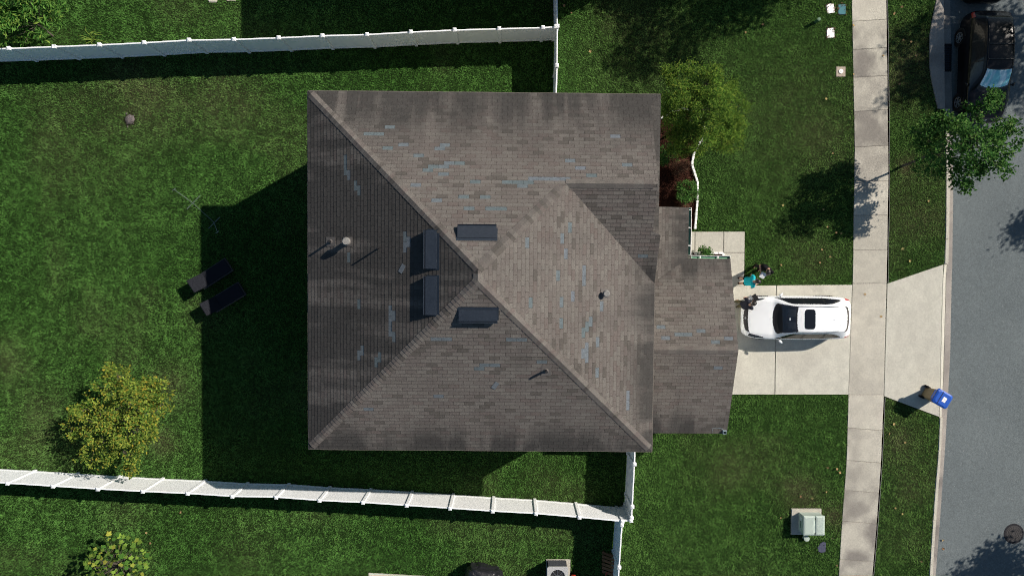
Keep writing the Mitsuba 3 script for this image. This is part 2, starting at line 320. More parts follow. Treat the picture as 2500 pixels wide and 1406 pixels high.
part(t, 'bars', cat_([bx(x0 + .031, x1 - .031, y, y + .025, -.13, -.08) for y in np.arange(y0 + .09, y1 - .08, .075)] + [bx(x, x + .02, y0 + .042, y1 - .042, -.14, -.09) for x in np.arange(x0 + .08, x1 - .06, .08)]), 'vent_mat', kind='stuff')
struct('drain_pit', sheet(sbox(x0 - .02, y0 - .02, x1 + .02, y1 + .02), -.102), 'black_mat', 'dark pit under the storm grate')
struct('patio', slabtop(patio, -.05, .035), 'drive_mat', 'corner of a concrete patio at the bottom edge', uv=None)

# ------------------------------------------------------------------ grass (blades as one mass)
no_grass = shapely.union_all([band(SW_L, SW_R + np.array([.085, 0]), YB, YT, 120), curbband, road, inlet.buffer(.02), drive.buffer(.015), apron.buffer(.03), path.buffer(.03), bed, patio,
    Polygon([A2(1930, 1240), A2(2003.6, 1240), A2(2003.6, 1303), A2(1930, 1303)]).buffer(.03), Polygon([A2(1332, 1364), A2(1392, 1368), A2(1392, 1430), A2(1332, 1430)]).buffer(.02),
    Point(*A2(318, 294)).buffer(.28), sbox(*A2(2018, 32), *A2(2036, 11)), sbox(*A2(2046, 36), *A2(2065, 12)), sbox(*A2(2018, 94), *A2(2036, 67)), sbox(*A2(2040, 188), *A2(2064, 163)),
    Polygon([A2(1998, 1323), A2(2017, 1320), A2(2017, 1349), A2(1998, 1347)]), sbox(-6.6, -6.3, 4.7, 5.5), sbox(4.7, -6.5, 8.4, -.3)])
for p in DRY[4:5]: pass
def blades(n, x0, x1, y0, y1):
    P = np.c_[RNG.uniform(x0, x1, n), RNG.uniform(y0, y1, n)]
    return P[~shapely.contains_xy(no_grass, P[:, 0], P[:, 1])]
P = np.vstack([blades(1300000, -26.0, 25.0, -17.5, 14.0)])
n = len(P)
clump = .5 * meshkit.noise(np.c_[P * 5.5, np.zeros(n)], 3) + .5 * meshkit.noise(np.c_[P * 15.0, np.zeros(n)], 9); lean_a = meshkit.noise(np.c_[P * 3.0, np.ones(n)], 5) * 9
ang = np.where(RNG.random(n) < .45, lean_a + RNG.normal(0, .7, n), RNG.uniform(0, 2 * math.pi, n))
tilt = RNG.uniform(.45, 1.35, n); L = RNG.uniform(.05, .105, n) * (.55 + .9 * clump); wd = RNG.uniform(.007, .0125, n)
dx, dy = np.cos(ang), np.sin(ang)
v = np.empty((n, 3, 3), np.float32)
v[:, 0] = np.c_[P[:, 0] - dy * wd, P[:, 1] + dx * wd, np.full(n, -.002)]; v[:, 1] = np.c_[P[:, 0] + dy * wd, P[:, 1] - dx * wd, np.full(n, -.002)]
v[:, 2] = np.c_[P[:, 0] + dx * L * np.sin(tilt), P[:, 1] + dy * L * np.sin(tilt), L * np.cos(tilt) + .008]
uv = np.repeat(np.c_[np.clip(.5 * RNG.random(n) + .5 * np.clip((clump - .5) * 1.6 + .5, 0, 1), 0, 1), RNG.random(n)], 3, 0)
put('grass', TM(v.reshape(-1, 3), np.arange(3 * n).reshape(-1, 3)), 'grass_mat', uv=uv)
labels['grass'] = {'label': 'short mown grass over all the lawns and the road verge', 'category': 'grass', 'kind': 'stuff'}
# ------------------------------------------------------------------ the house
HA = math.radians(-0.5); HC, HS = math.cos(HA), math.sin(HA)
def h2w(v):
    v = np.array(v, float); o = v.copy(); o[..., 0] = v[..., 0] * HC - v[..., 1] * HS; o[..., 1] = v[..., 0] * HS + v[..., 1] * HC; return o
def hm(m): m = m.copy(); m.vertices = h2w(m.vertices); return m
XW, XE, XP, YN, YS, HE, SL = -7.11, 5.25, 5.36, 5.97, -6.77, 5.9, 0.5
half = (XE - XW) / 2; XC = (XE + XW) / 2; PK = HE + SL * half; RN, RS = YN - half, YS + half
YV = -0.72; WR = (YN - YV) / 2; YR = YN - WR; HR = HE + SL * WR; XR = 4.97
house = thing('house', 'two storey house with brown hip roof of storm damaged shingles', 'house')
EX, TW = 0.146, 0.352
def pl_from(fn):  # plane z = fn(x, y) -> callable on arrays
    return lambda p: np.c_[p, fn(p[:, 0], p[:, 1])]
faces = [  # roof part, outline in plan, height function, eave direction (unit, along eave), up-slope direction in plan, slope, an eave point
    ('roof', [(XW, YN), (XP, YN), (XR, YN - (XP - XR)), (XR, YR), (XE - WR, YR), (XC, RN)][::-1], lambda x, y: HE + SL * (YN - y), (1, 0), (0, -1), SL, (XW, YN)),
    ('roof', [(XW, YS), (XW, YN), (XC, RN), (XC, RS)][::-1], lambda x, y: HE + SL * (x - XW), (0, 1), (1, 0), SL, (XW, YS)),
    ('roof', [(XW, YS), (XE, YS), (XC, RS)], lambda x, y: HE + SL * (y - YS), (1, 0), (0, 1), SL, (XW, YS)),
    ('roof', [(XE, YS), (XE, YV), (XE - WR, YR), (XC, RN), (XC, RS)], lambda x, y: HE + SL * (XE - x), (0, 1), (-1, 0), SL, (XE, YS)),
    ('roof', [(XE, YV), (XE, 0.98), (XR, 0.98), (XR, YR), (XE - WR, YR)], lambda x, y: HR - SL * (YR - y), (1, 0), (0, 1), SL, (XE - WR, YV)),
    ('roof', [(XP, 0.98), (XP, YN), (XP - .5, YN - .5), (XP - .5, 0.98)], lambda x, y: HE + SL * (XP - x), (0, 1), (-1, 0), SL, (XP, .98)),
]
GE, GS, GN, GX, GM = 2.7, -6.91, 0.21, 9.0, 0.333
GR = (GS + GN) / 2; GH = GE + GM * (GN - GR); PX, PN, PM = 7.28, 2.26, 0.22
pxv = lambda y: PX - (GN - y) * GM / PM
yv0 = GN - (PX - 4.6) * PM / GM
faces += [
    ('garage_roof', [(4.6, GS), (GX, GS), (GX, GR), (4.6, GR)], lambda x, y: GE + GM * (y - GS), (1, 0), (0, 1), GM, (4.6, GS)),
    ('garage_roof', [(PX, GN), (4.6, yv0), (4.6, GR), (GX, GR), (GX, GN)], lambda x, y: GE + GM * (GN - y), (1, 0), (0, -1), GM, (4.6, GN)),
    ('porch_roof', [(PX, GN), (PX, PN), (4.6, PN), (4.6, yv0)], lambda x, y: GE + PM * (PX - x), (0, 1), (-1, 0), PM, (PX, GN)),
]
# photo rectangles of torn-off tabs
BN = [(938, 308, 960, 316), (889, 324, 935, 332), (972, 350, 994, 358), (935, 359, 957, 367), (1066, 352, 1088, 367), (1005, 377, 1027, 385), (1040, 403, 1063, 418), (1076, 395, 1098, 410), (1098, 395, 1123, 403), (1065, 421, 1086, 429),
      (1159, 440, 1183, 448), (1231, 442, 1300, 450), (1256, 449, 1277, 458), (1002, 448, 1025, 455), (1109, 477, 1132, 484), (1183, 477, 1205, 485), (1047, 485, 1071, 492), (1501, 329, 1524, 338), (1375, 389, 1397, 398), (1530, 398, 1553, 407),
      (1400, 408, 1422, 416), (1425, 425, 1447, 433), (1292, 433, 1387, 441), (1120, 504, 1168, 512), (1194, 504, 1242, 512)]
BE = [(1387, 544, 1395, 565), (1368, 565, 1377, 589), (1285, 575, 1293, 599), (1377, 602, 1385, 624), (1421, 640, 1429, 685), (1358, 650, 1366, 673), (1393, 720, 1401, 744), (1292, 734, 1300, 759), (1366, 733, 1374, 757), (1464, 746, 1472, 766),
      (1366, 781, 1374, 806), (1446, 780, 1454, 791), (1420, 790, 1436, 815), (1454, 825, 1462, 848), (1420, 839, 1436, 886), (1453, 895, 1462, 920), (1529, 948, 1538, 993)]
BS = [(1236, 821, 1285, 829), (1319, 884, 1343, 891), (1065, 820, 1090, 827), (1175, 883, 1222, 891), (1164, 891, 1186, 898), (1060, 967, 1081, 975), (884, 992, 907, 1000)]
BW = [(866, 442, 881, 465), (986, 559, 994, 583), (986, 583, 1003, 607), (849, 608, 857, 631), (950, 752, 967, 775), (950, 775, 957, 823), (959, 811, 966, 836), (874, 854, 889, 878), (916, 868, 931, 892), (873, 738, 882, 760), (841, 385, 848, 431), (849, 408, 856, 431)]
BG = [(1598, 798, 1619, 806), (1695, 808, 1717, 816), (1642, 816, 1685, 824), (1610, 824, 1632, 832), (1764, 826, 1785, 834), (1731, 835, 1753, 842)]
BG2 = [(1752, 890, 1774, 898)]; BQ = [(1560, 624, 1580, 632)]
bares = {0: BN, 1: BW, 2: BS, 3: BE, 4: BQ, 6: BG2, 7: BG}
pool, keep, patches = [], {'garage_roof': [], 'porch_roof': [], 'roof': []}, []
decks = {'roof': [], 'garage_roof': [], 'porch_roof': []}
for fi, (rp, outline, zf, U, S, slope, O) in enumerate(faces):
    U, S = np.array(U, float), np.array(S, float); O = np.array(O, float)
    cs = 1 / math.sqrt(1 + slope * slope); poly = Polygon(outline)
    Nv = np.array([-S[0] * slope, -S[1] * slope, 1.0]) * cs
    # the boarding below the shingles, with a fascia thickness
    dpoly = np.array(outline, float)
    if Polygon(dpoly).exterior.is_ccw is False: dpoly = dpoly[::-1]
    v2, f2 = trimesh.creation.triangulate_polygon(Polygon(dpoly), engine='earcut')
    top = np.c_[v2, zf(v2[:, 0], v2[:, 1])]
    ms = [TM(top, f2), TM(top - [0, 0, .17], f2[:, ::-1])]
    q = np.c_[dpoly, zf(dpoly[:, 0], dpoly[:, 1])]; k = len(q)
    ms.append(TM(np.vstack([q, q - [0, 0, .17]]), [f for i in range(k) for f in ([i, i + k, (i + 1) % k], [(i + 1) % k, i + k, (i + 1) % k + k])]))
    decks[rp].append(cat_(ms))
    # tabs in plane coordinates: a along the eave, b up the slope (true length)
    A = (dpoly - O) @ U; B = (dpoly - O) @ S / cs; P2 = Polygon(np.c_[A, B]).buffer(0)
    pp = shapely.prepared.prep(P2) if hasattr(shapely, 'prepared') else P2
    tabs = []
    for r in range(int(math.floor(B.min() / EX)), int(math.ceil(B.max() / EX)) + 1):
        b0 = r * EX; off = (r % 2) * TW / 2 + ((r * 7919) % 13) * .002
        row = random.Random(fi * 1000 + r)
        for c in range(int(math.floor((A.min() - off) / TW)), int(math.ceil((A.max() - off) / TW)) + 1):
            a0 = off + c * TW; cell = sbox(a0 + .0045, b0, a0 + TW - .0045, b0 + EX - .001); tone = row.random()
            if not P2.intersects(cell): continue
            g_ = cell if P2.contains(cell) else P2.intersection(cell)
            for gg in getattr(g_, 'geoms', [g_]):
                if gg.geom_type == 'Polygon' and gg.area > 4e-4: tabs.append((gg, b0, tone, gg is cell))
    def solid(ring, b0, t0, t1):
        ab = np.array(ring.exterior.coords)[:-1]
        if not ring.exterior.is_ccw: ab = ab[::-1]
        flip = (U[0] * S[1] - U[1] * S[0]) < 0
        if flip: ab = ab[::-1]
        h = t1 + (t0 - t1) * (ab[:, 1] - b0) / EX
        pl = O + ab[:, :1] * U + ab[:, 1:] * S * cs
        base = np.c_[pl, zf(pl[:, 0], pl[:, 1])]; k = len(ab)
        v = np.vstack([base + h[:, None] * Nv, base])
        f = [[0, i, i + 1] for i in range(1, k - 1)] + [x for i in range(k) for x in ([i, i + k, (i + 1) % k], [(i + 1) % k, i + k, (i + 1) % k + k])]
        fq = np.clip((ab[:, 1] - b0) / EX, 0, 1)
        return h2w(v), f, np.r_[fq, fq], np.clip(ab[:, 1] / (19.0 if fi == 1 else 3.4 if fi == 0 else 1.7), 0, 1)  # left slope stays near the stained end, its shade painted into the colour
    ctr = np.array([[t_[0].centroid.x, t_[0].centroid.y] for t_ in tabs]); pl = O + ctr[:, :1] * U + ctr[:, 1:] * S * cs
    c3 = h2w(np.c_[pl, zf(pl[:, 0], pl[:, 1])]); cp = proj(c3); gone = np.zeros(len(tabs), bool)
    for (x0, y0, x1, y1) in bares.get(fi, []):
        al, pe = (0, 1) if abs(U[0]) > .5 else (1, 0); lo_, hi_ = (x0, y0), (x1, y1); mid = ((x0 + x1) / 2, (y0 + y1) / 2)
        near = (cp[:, al] > lo_[al] - 1) & (cp[:, al] < hi_[al] + 1) & ~gone
        if not near.any(): near = np.abs(cp[:, al] - mid[al]) < 13
        course = np.array([t_[1] for t_ in tabs]); pick = []
        for b_ in np.unique(course[near]): pick.append((abs(cp[near & (course == b_), pe].mean() - mid[pe]), b_))
        pick = [b_ for _, b_ in sorted(pick)[:max(1, round((hi_[pe] - lo_[pe]) / 8.2))]]; inn = np.nonzero(near & np.isin(course, pick))[0]
        gone[inn] = True; tone = random.random(); vs, fs, o = [], [], 0
        for i in inn:
            v, f, _, _ = solid(tabs[i][0], tabs[i][1], .004, .004); vs.append(v); fs += [[q_ + o for q_ in x] for x in f]; o += len(v)
        patches.append((rp, TM(np.vstack(vs), fs), tone))
    for i, (gg, b0, tone, full) in enumerate(tabs):
        if gone[i]: continue
        rnd = random.Random(i * 31 + fi); lift = rnd.uniform(0, .003)
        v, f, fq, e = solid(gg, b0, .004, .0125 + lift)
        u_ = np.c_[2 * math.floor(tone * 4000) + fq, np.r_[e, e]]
        size = (H - c3[i, 2]) if rp == 'roof' and full else 99
        # how large it shows: area seen from the camera
        if full and rp == 'roof':
            qd = proj(v[:4]); size = -abs(0.5 * sum(qd[a_, 0] * qd[(a_ + 1) % 4, 1] - qd[(a_ + 1) % 4, 0] * qd[a_, 1] for a_ in range(4)))
        pool.append((size, rp, v, f, u_))
pool.sort(key=lambda x: x[0])
for rp in decks:
    part(house, rp, hm(cat_(decks[rp])), 'deck_mat')
cnt = 0; rest = {'roof': [], 'garage_roof': [], 'porch_roof': []}
for size, rp, v, f, u_ in pool:
    if rp == 'roof' and cnt < 300:
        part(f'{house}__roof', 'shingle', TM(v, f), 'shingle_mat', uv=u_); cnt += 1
    else: rest[rp].append((v, f, u_))
for rp, L_ in rest.items():
    o, vs, fs, us = 0, [], [], []
    for v, f, u_ in L_: vs.append(v); fs.append(np.array(f) + o); us.append(u_); o += len(v)
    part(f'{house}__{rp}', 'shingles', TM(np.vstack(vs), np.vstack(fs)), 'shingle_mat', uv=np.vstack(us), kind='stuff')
for rp, m, tone in patches: part(f'{house}__{rp}', 'bare_patch', m, 'bare_mat', uv=flatuv(m, tone))
# loose shingle pieces
def on_face(fi, px, py):
    zf = faces[fi][2]; z = 7.0
    for _ in range(30):
        p = at(px, py, z); l = np.array([p[0] * HC + p[1] * HS, -p[0] * HS + p[1] * HC]); z = float(zf(l[0], l[1]))
    return at(px, py, z), l, z
def face_frame(fi):
    S = np.array(faces[fi][4], float); sl = faces[fi][5]; c = 1 / math.sqrt(1 + sl * sl)
    s3 = h2w(np.array([S[0] * c, S[1] * c, sl * c])); n3 = h2w(np.array([-S[0] * sl * c, -S[1] * sl * c, c])); return np.cross(s3, n3), s3, n3
def place_on(fi, px, py, m, rot=0, lift=.0):
    p, l, z = on_face(fi, px, py); a, s, n_ = face_frame(fi); m = rotz(m, rot)
    R = np.eye(4); R[:3, 0], R[:3, 1], R[:3, 2], R[:3, 3] = a, s, n_, p + n_ * lift; m.apply_transform(R); return m
for fi, x, y, rot in ((2, 1209, 940, 1.0), (1, 982, 656, -.55)):
    m = place_on(fi, x, y, bx(-.15, .15, -.08, .08, .016, .024), rot); part(f'{house}__roof', 'loose_shingle', m, 'bare_mat', uv=flatuv(m, .9), label='loose torn shingle lying askew')
# hip and ridge caps
def caps(rp, p0, p1, fa, fb, w=.15, step=.145, seed=1):
    """Bent cap shingles from p0 (low or one end) to p1 (plan points); fa, fb: height functions on either side."""
    p0, p1 = np.array(p0, float), np.array(p1, float); d = p1 - p0; Ld = np.linalg.norm(d); d /= Ld; p0 = p0 + d * .16; Ld -= .16; nrm = np.array([-d[1], d[0]])
    zmin = lambda q: min(fa(q[0], q[1]), fb(q[0], q[1]))
    rise = (zmin(p1) - zmin(p0)) / Ld; n_ = max(1, int(Ld * math.sqrt(1 + rise * rise) / step)); r = random.Random(seed); out = []
    for i in range(n_):
        s0, s1 = i * Ld / n_, min((i + 1.12) * Ld / n_, Ld)
        vs = []
        for s, lift in ((s0, .034 + r.uniform(0, .006)), (s1, .024)):
            for o in (-w, 0, w):
                q = p0 + d * s + nrm * o; zz = (fa(*q) if o < 0 else fb(*q) if o > 0 else zmin(q))
                q0 = p0 + d * s; zz = min(fa(q[0], q[1]), fb(q[0], q[1])) if o else zmin(q0)
                vs.append([q[0], q[1], zz + lift - (.0 if o == 0 else .006)])
        v = np.array(vs); v = np.vstack([v, v - [0, 0, .03]])
        f = [[0, 1, 4], [0, 4, 3], [1, 2, 5], [1, 5, 4], [0, 6, 7], [0, 7, 1], [1, 7, 8], [1, 8, 2], [0, 3, 9], [0, 9, 6], [2, 8, 11], [2, 11, 5], [3, 4, 10], [3, 10, 9], [4, 5, 11], [4, 11, 10]]
        m = hm(TM(v, f)); part(f'{house}__{rp}', 'ridge_cap', m, 'shingle_mat', uv=np.tile([[2 * r.randint(0, 4000) + .3, r.choice([.7, 1, 1])]], (12, 1)))
zN, zW, zS, zE, zQ = (faces[i][2] for i in range(5))
caps('roof', (XW, YN), (XC, RN), zW, zN, seed=1); caps('roof', (XW, YS), (XC, RS), zS, zW, seed=2); caps('roof', (XE, YS), (XC, RS), zE, zS, seed=3)
caps('roof', (XE - WR, YR), (XC, RN), zN, zE, .17, seed=4); caps('roof', (XC, RN), (XC, RS), zE, zW, seed=5)
caps('roof', (XR, YR), (XE - WR, YR), zQ, zN, seed=6, step=.3); caps('garage_roof', (GX, GR), (5.3, GR), faces[6][2], faces[7][2], seed=7, step=.3)
# walls, doors, windows below the eaves
wall = cat_([bx(XW + .45, 4.75, YS + .45, YN - .45, 0, 5.82), bx(4.751, GX - .4, GS + .4, GN - .3, 0, 2.66)])
gab = Polygon([(YV + .3, 5.8), (YN - .45, 5.8), (YN - .5, HE + .0), (YR, HR - .26), (YV + .3, HE + .05)])
m = trimesh.creation.extrude_polygon(gab, .5, engine='earcut'); m.vertices = np.c_[m.vertices[:, 2] + 4.252, m.vertices[:, 0], m.vertices[:, 1]]
m.invert() if m.volume < 0 else None
part(house, 'wall', hm(cat_([wall, m])), 'siding_mat')
def window(c0, c1, z0, z1, axis, pos, sgn):
    fr = [(c0, c0 + .07, z0, z1), (c1 - .07, c1, z0, z1), (c0 + .071, c1 - .071, z0, z0 + .07), (c0 + .071, c1 - .071, z1 - .07, z1), (c0 + .071, c1 - .071, (z0 + z1) / 2 - .02, (z0 + z1) / 2 + .02)]
    mk = lambda a, b, u, w, d0, d1: bx(a, b, min(pos + sgn * d0, pos + sgn * d1), max(pos + sgn * d0, pos + sgn * d1), u, w) if axis == 'x' else bx(min(pos + sgn * d0, pos + sgn * d1), max(pos + sgn * d0, pos + sgn * d1), a, b, u, w)
    k = part(house, 'window', hm(cat_([mk(a, b, u, w, -.02, .04) for a, b, u, w in fr])), 'white_mat')
    part(k, 'pane', hm(mk(c0 + .03, c1 - .03, z0 + .03, z1 - .03, .0, .015)), 'glass_dark_mat')
for z0 in (.9, 3.7):
    for c in (-5.3, -2.2, 1.0): window(c, c + 1.0, z0, z0 + 1.4, 'x', YN - .45, 1); window(c, c + 1.0, z0, z0 + 1.4, 'x', YS + .45, -1)
    for c in (-5.0, -1.0, 2.8): window(c, c + 1.0, z0, z0 + 1.4, 'y', XW + .45, -1)
window(3.2, 4.4, 3.7, 5.1, 'y', 4.75, 1); window(-4.2, -3.0, 4.35, 5.3, 'y', 4.75, 1); window(3.2, 4.6, .8, 2.2, 'y', 4.75, 1)
k = part(house, 'garage_door', hm(cat_([bx(GX - .41, GX - .37, -5.9, -1.0, .04 + .55 * i, .57 + .55 * i) for i in range(4)])), 'white_mat')
k = part(house, 'door', hm(bx(4.74, 4.8, .7, 1.65, .16, 2.2)), 'dark_mat'); part(k, 'handle', hm(mv(trimesh.creation.icosphere(2, .03), (4.84, .8, 1.1))), 'metal_mat', smooth=True)
for y in (PN - .25,): part(house, 'porch_post', hm(bx(PX - .3, PX - .16, y - .14, y, .03, 2.5)), 'white_mat')
part(house, 'porch_floor', hm(bx(4.76, PX - .1, GN + .1, PN - .05, -.02, .14)), 'drive_mat', uv=None)
# drip edges and gutters
dr_ = [hm(bx(XW - .02, XE + .02, YS - .035, YS - .003, HE - .14, HE - .012)), hm(bx(XW - .035, XW - .003, YS, YN, HE - .14, HE - .012)), hm(bx(XE + .003, XE + .03, YS, YV, HE - .14, HE - .012)), hm(bx(XW, XP, YN + .003, YN + .03, HE - .14, HE - .012))]
for m in dr_: part(house, 'drip_edge', m, 'drip_mat')
def eave_gutter(c0, c1, pos, axis, label):
    """Open-topped channel: white outer lip, green inside, white hangers across."""
    sg = 1
    mk = (lambda a, b, d0, d1, u, w: bx(pos + d0, pos + d1, a, b, u, w)) if axis == 'y' else (lambda a, b, d0, d1, u, w: bx(a, b, pos + d0, pos + d1, u, w))
    z = GE - .02
    k = part(house, 'eave_gutter', hm(cat_([mk(c0, c1, .112, .132, z - .12, z), mk(c0 - .008, c0, .005, .132, z - .12, z - .001), mk(c1, c1 + .008, .005, .132, z - .12, z - .001)])), 'white_mat', label=label)
    part(k, 'channel', hm(cat_([mk(c0 + .001, c1 - .001, .005, .111, z - .125, z - .09)])), 'gutter_green_mat')
    for q in np.arange(c0 + .35, c1, .72): part(k, 'hanger', hm(mk(q, q + .04, .006, .111, z - .02, z - .008)), 'white_mat')
eave_gutter(GN + .15, PN, PX, 'y', 'white porch gutter with green channel and hangers')
eave_gutter(PX + .14, GX, GN, 'x', 'white garage gutter with hangers')
# roof vents: four long off-ridge hoods
def roof_vent(fi, x0, y0, x1, y1, label):
    cx, cy = (x0 + x1) / 2, (y0 + y1) / 2
    L_, Wd, h = 1.24, .39, .15
    prof = [(-Wd / 2, .0), (-Wd / 2, h * .92), (-Wd / 2 + .06, h), (Wd / 2, .035), (Wd / 2, 0)]     # tall open side faces down-slope
    v = np.array([[s * L_ / 2, b, z + .03] for s in (-1, 1) for b, z in prof]); hood = hull(v)
    p, l, z = on_face(fi, cx, cy)
    k = part(house, 'roof_vent', place_on(fi, cx, cy, hood, 0, -.02), 'vent_mat', label=label)
    part(k, 'flange', place_on(fi, cx, cy, bx(-L_ / 2 - .04, L_ / 2 + .04, -Wd / 2 + .02, Wd / 2 + .10, .016, .022), 0), 'vent_mat')
    part(k, 'lip', place_on(fi, cx, cy, bx(-L_ / 2 - .004, L_ / 2 + .004, -Wd / 2 - .012, -Wd / 2 - .002, .10, .19), 0), 'vent_mat')
for fi, r, lb in ((1, (1040, 565, 1069, 653), 'dark blue roof vent on left slope, upper one'), (1, (1039, 677, 1069, 766), 'dark blue roof vent on left slope, lower one'), (0, (1120, 553, 1209, 584), 'dark blue roof vent on top slope'), (2, (1123, 751, 1212, 786), 'dark blue roof vent on bottom slope')):
    roof_vent(fi, *r, lb)
def vent_pipe(fi, px, py, h, r, label, mat='black_mat', cap=False, flash=True):
    p, l, z = on_face(fi, px, py)
    k = part(house, 'vent_pipe', mv(cyl(r, -.1, h, 20), p), mat, smooth=30, label=label)
    if flash: part(k, 'flashing', place_on(fi, px, py, cat_([bx(-.16, .16, -.2, .2, .016, .022), cyl(r + .05, .02, .06, 18, r + .015)])), 'flash_mat')
    if cap: part(k, 'cap', mv(cyl(r + .05, h - .02, h + .05, 20, r + .02), p), 'cap_mat', smooth=30)
    if not cap: part(k, 'mouth', mv(cyl(r * .7, h + (.051 if cap else .001), h + (.054 if cap else .004), 18), p), 'black_mat')
vent_pipe(1, 808, 590, .36, .04, 'black vent pipe near left eave', 'black_mat'); vent_pipe(1, 850, 590, .32, .09, 'squat grey metal flue near left eave', 'galv_mat', True)
vent_pipe(1, 925, 606, .42, .03, 'thin vent pipe on left slope', 'black_mat', flash=False); vent_pipe(2, 1333, 904, .34, .045, 'black vent pipe on bottom slope'); vent_pipe(3, 1478, 716, .25, .07, 'silver capped flue on right slope', 'galv_mat', True)
# cable and small box on the garage roof corner
cz = [on_face(6, *q)[0] + [0, 0, .03] for q in ((1738.5, 1057), (1739, 1045), (1759, 1044), (1766, 1050))]
M('pale_blue', diffuse((0.25, 0.32, 0.36))); part(house, 'cable', tube(cz, .007, 6), 'pale_blue', smooth=True)
k = part(house, 'roof_box', place_on(6, 1768, 1053, cat_([bx(-.075, .075, -.075, -.06, .01, .1), bx(-.075, .075, .06, .075, .01, .1), bx(-.075, -.061, -.059, .059, .01, .1), bx(.061, .075, -.059, .059, .01, .1)])), 'pale_blue', label='small open white box at the garage roof corner')
part(k, 'base', place_on(6, 1768, 1053, bx(-.06, .06, -.06, .06, .012, .03)), 'dark_mat')
# neighbouring house above the frame: it casts the shade along the top of the picture
nb = thing('neighbour_house', 'neighbouring hip roofed house beyond the top fence', 'house')
def hip(x0, x1, y0, y1, z, s):
    h_ = min(x1 - x0, y1 - y0) / 2
    if x1 - x0 <= y1 - y0: r = [((x0 + x1) / 2, y0 + h_), ((x0 + x1) / 2, y1 - h_)]
    else: r = [(x0 + h_, (y0 + y1) / 2), (x1 - h_, (y0 + y1) / 2)]
    return hull([(x, y, z) for x in (x0, x1) for y in (y0, y1)] + [(x, y, z - .18) for x in (x0, x1) for y in (y0, y1)] + [(a, b, z + s * h_) for a, b in r])
NX0, NX1, NY0, NY1 = -5.15, 7.2, 12.65, 25.5
part(nb, 'wall', bx(NX0 + .45, NX1 - .45, NY0 + .45, NY1 - .45, 0, 5.75), 'siding_mat'); m = hip(NX0, NX1, NY0, NY1, 5.9, .5); part(nb, 'roof', m, 'shingle_mat', uv=flatuv(m, .5, 1.0))

# ------------------------------------------------------------------ fences
def fence(pts, label, h=1.70, zc=1.75, skip_last=False, open_cap=()):
    t = thing('white_fence', label, 'fence', 'white vinyl privacy fences')
    P = [A2(x, y, zc) for x, y in pts]
    for i, p in enumerate(P):
        d = P[min(i + 1, len(P) - 1)] - P[max(i - 1, 0)]; a = math.atan2(d[1], d[0]); b = .0635
        k = part(t, 'post', mv(rotz(cham(-b, b, -b, b, 0, h + .02, .006), a), (*p, 0)), 'vinyl_mat')
        if i in open_cap: capm = cat_([bx(-.075, .075, -.075, -.055, h + .021, h + .05), bx(-.075, .075, .055, .075, h + .021, h + .05), bx(-.075, -.056, -.054, .054, h + .021, h + .05), bx(.056, .075, -.054, .054, h + .021, h + .05)])
        else: capm = hull([(sx * .076, sy * .076, z) for sx in (-1, 1) for sy in (-1, 1) for z in (h + .021, h + .055)] + [(sx * .02, sy * .02, h + .085) for sx in (-1, 1) for sy in (-1, 1)])
        part(k, 'cap', mv(rotz(capm, a), (*p, 0)), 'vinyl_mat')
    for p, q in zip(P[:-1], P[1:]):
        d = q - p; Lq = np.linalg.norm(d); a = math.atan2(d[1], d[0]); s0, s1 = .066, Lq - .066
        tf = lambda m: mv(rotz(m, a), (*p, 0))
        part(t, 'top_rail', tf(cham(s0, s1, -.03, .03, h - .15, h - .01, .008)), 'vinyl_mat')
        part(t, 'bottom_rail', tf(cham(s0, s1, -.025, .025, .06, .2, .006)), 'vinyl_mat')
        nbd = max(1, int(round((s1 - s0) / .152))); w = (s1 - s0) / nbd
        part(t, 'board_panel', tf(cat_([bx(s0 + j * w, s0 + (j + 1) * w, -.011 - .0012 * (j % 2), .011 + .0012 * (j % 2), .201, h - .151) for j in range(nbd)])), 'vinyl_mat', kind='stuff')
    return t
fence([(-202, 124), (-91, 121), (20, 118), (131, 113.6), (241.6, 109.4), (351, 104), (460.8, 97.6), (570.6, 96), (680, 92), (787, 87), (896, 84), (1003, 78), (1110, 73), (1219, 70), (1326, 67), (1357, 65)], 'long white fence above the house, its near face in blue-grey shade', open_cap=(3,))
fence([(1358, -150), (1359, -60), (1361, 64), (1360, 160), (1357, 262)], 'short white fence from the top picture edge down to the house')
fence([(-206, 1167), (-94, 1174), (17.5, 1180), (129, 1187), (238.5, 1194), (348.5, 1200), (458, 1205), (567, 1212), (674, 1214), (780, 1222), (886, 1227), (993, 1234), (1099, 1241), (1203, 1248), (1309, 1254), (1415, 1263), (1520, 1273), (1541, 1271)], 'long sunlit white fence below the house with grooved boards')
fence([(1553, 1040), (1549.4, 1133), (1544, 1237), (1542.5, 1264)], 'short white fence from the house corner down to the long fence')
fence([(1519, 1281), (1512, 1385), (1504, 1490)], 'short white fence at the bottom edge beside the leaning planks')

# ------------------------------------------------------------------ trees and plants
def leaf_cloud(centers, size, up=.5, aspect=.55, fold=.15, spread=None, seed=0):
    r = np.random.default_rng(seed); n = len(centers)
    d = r.normal(size=(n, 3)); d[:, 2] = np.abs(d[:, 2]) * .3 + up * .3 - .2; d /= np.linalg.norm(d, axis=1, keepdims=True)
    nn = r.normal(size=(n, 3)) * .75; nn[:, 2] += up * 1.6; s = np.cross(d, nn); s /= np.linalg.norm(s, axis=1, keepdims=True) + 1e-9; nn = np.cross(s, d)
    L = size * r.uniform(.65, 1.25, (n, 1)); w = L * aspect / 2
    v = np.stack([centers, centers + d * L * .5 + s * w + nn * L * fold, centers + d * L, centers + d * L * .5 - s * w + nn * L * fold], 1).reshape(-1, 3)
    i = np.arange(n)[:, None] * 4; f = np.vstack([i + [0, 1, 2], i + [0, 2, 3]])
    uv = np.repeat(np.c_[r.random(n), r.random(n)], 4, 0); return TM(v, f), uv
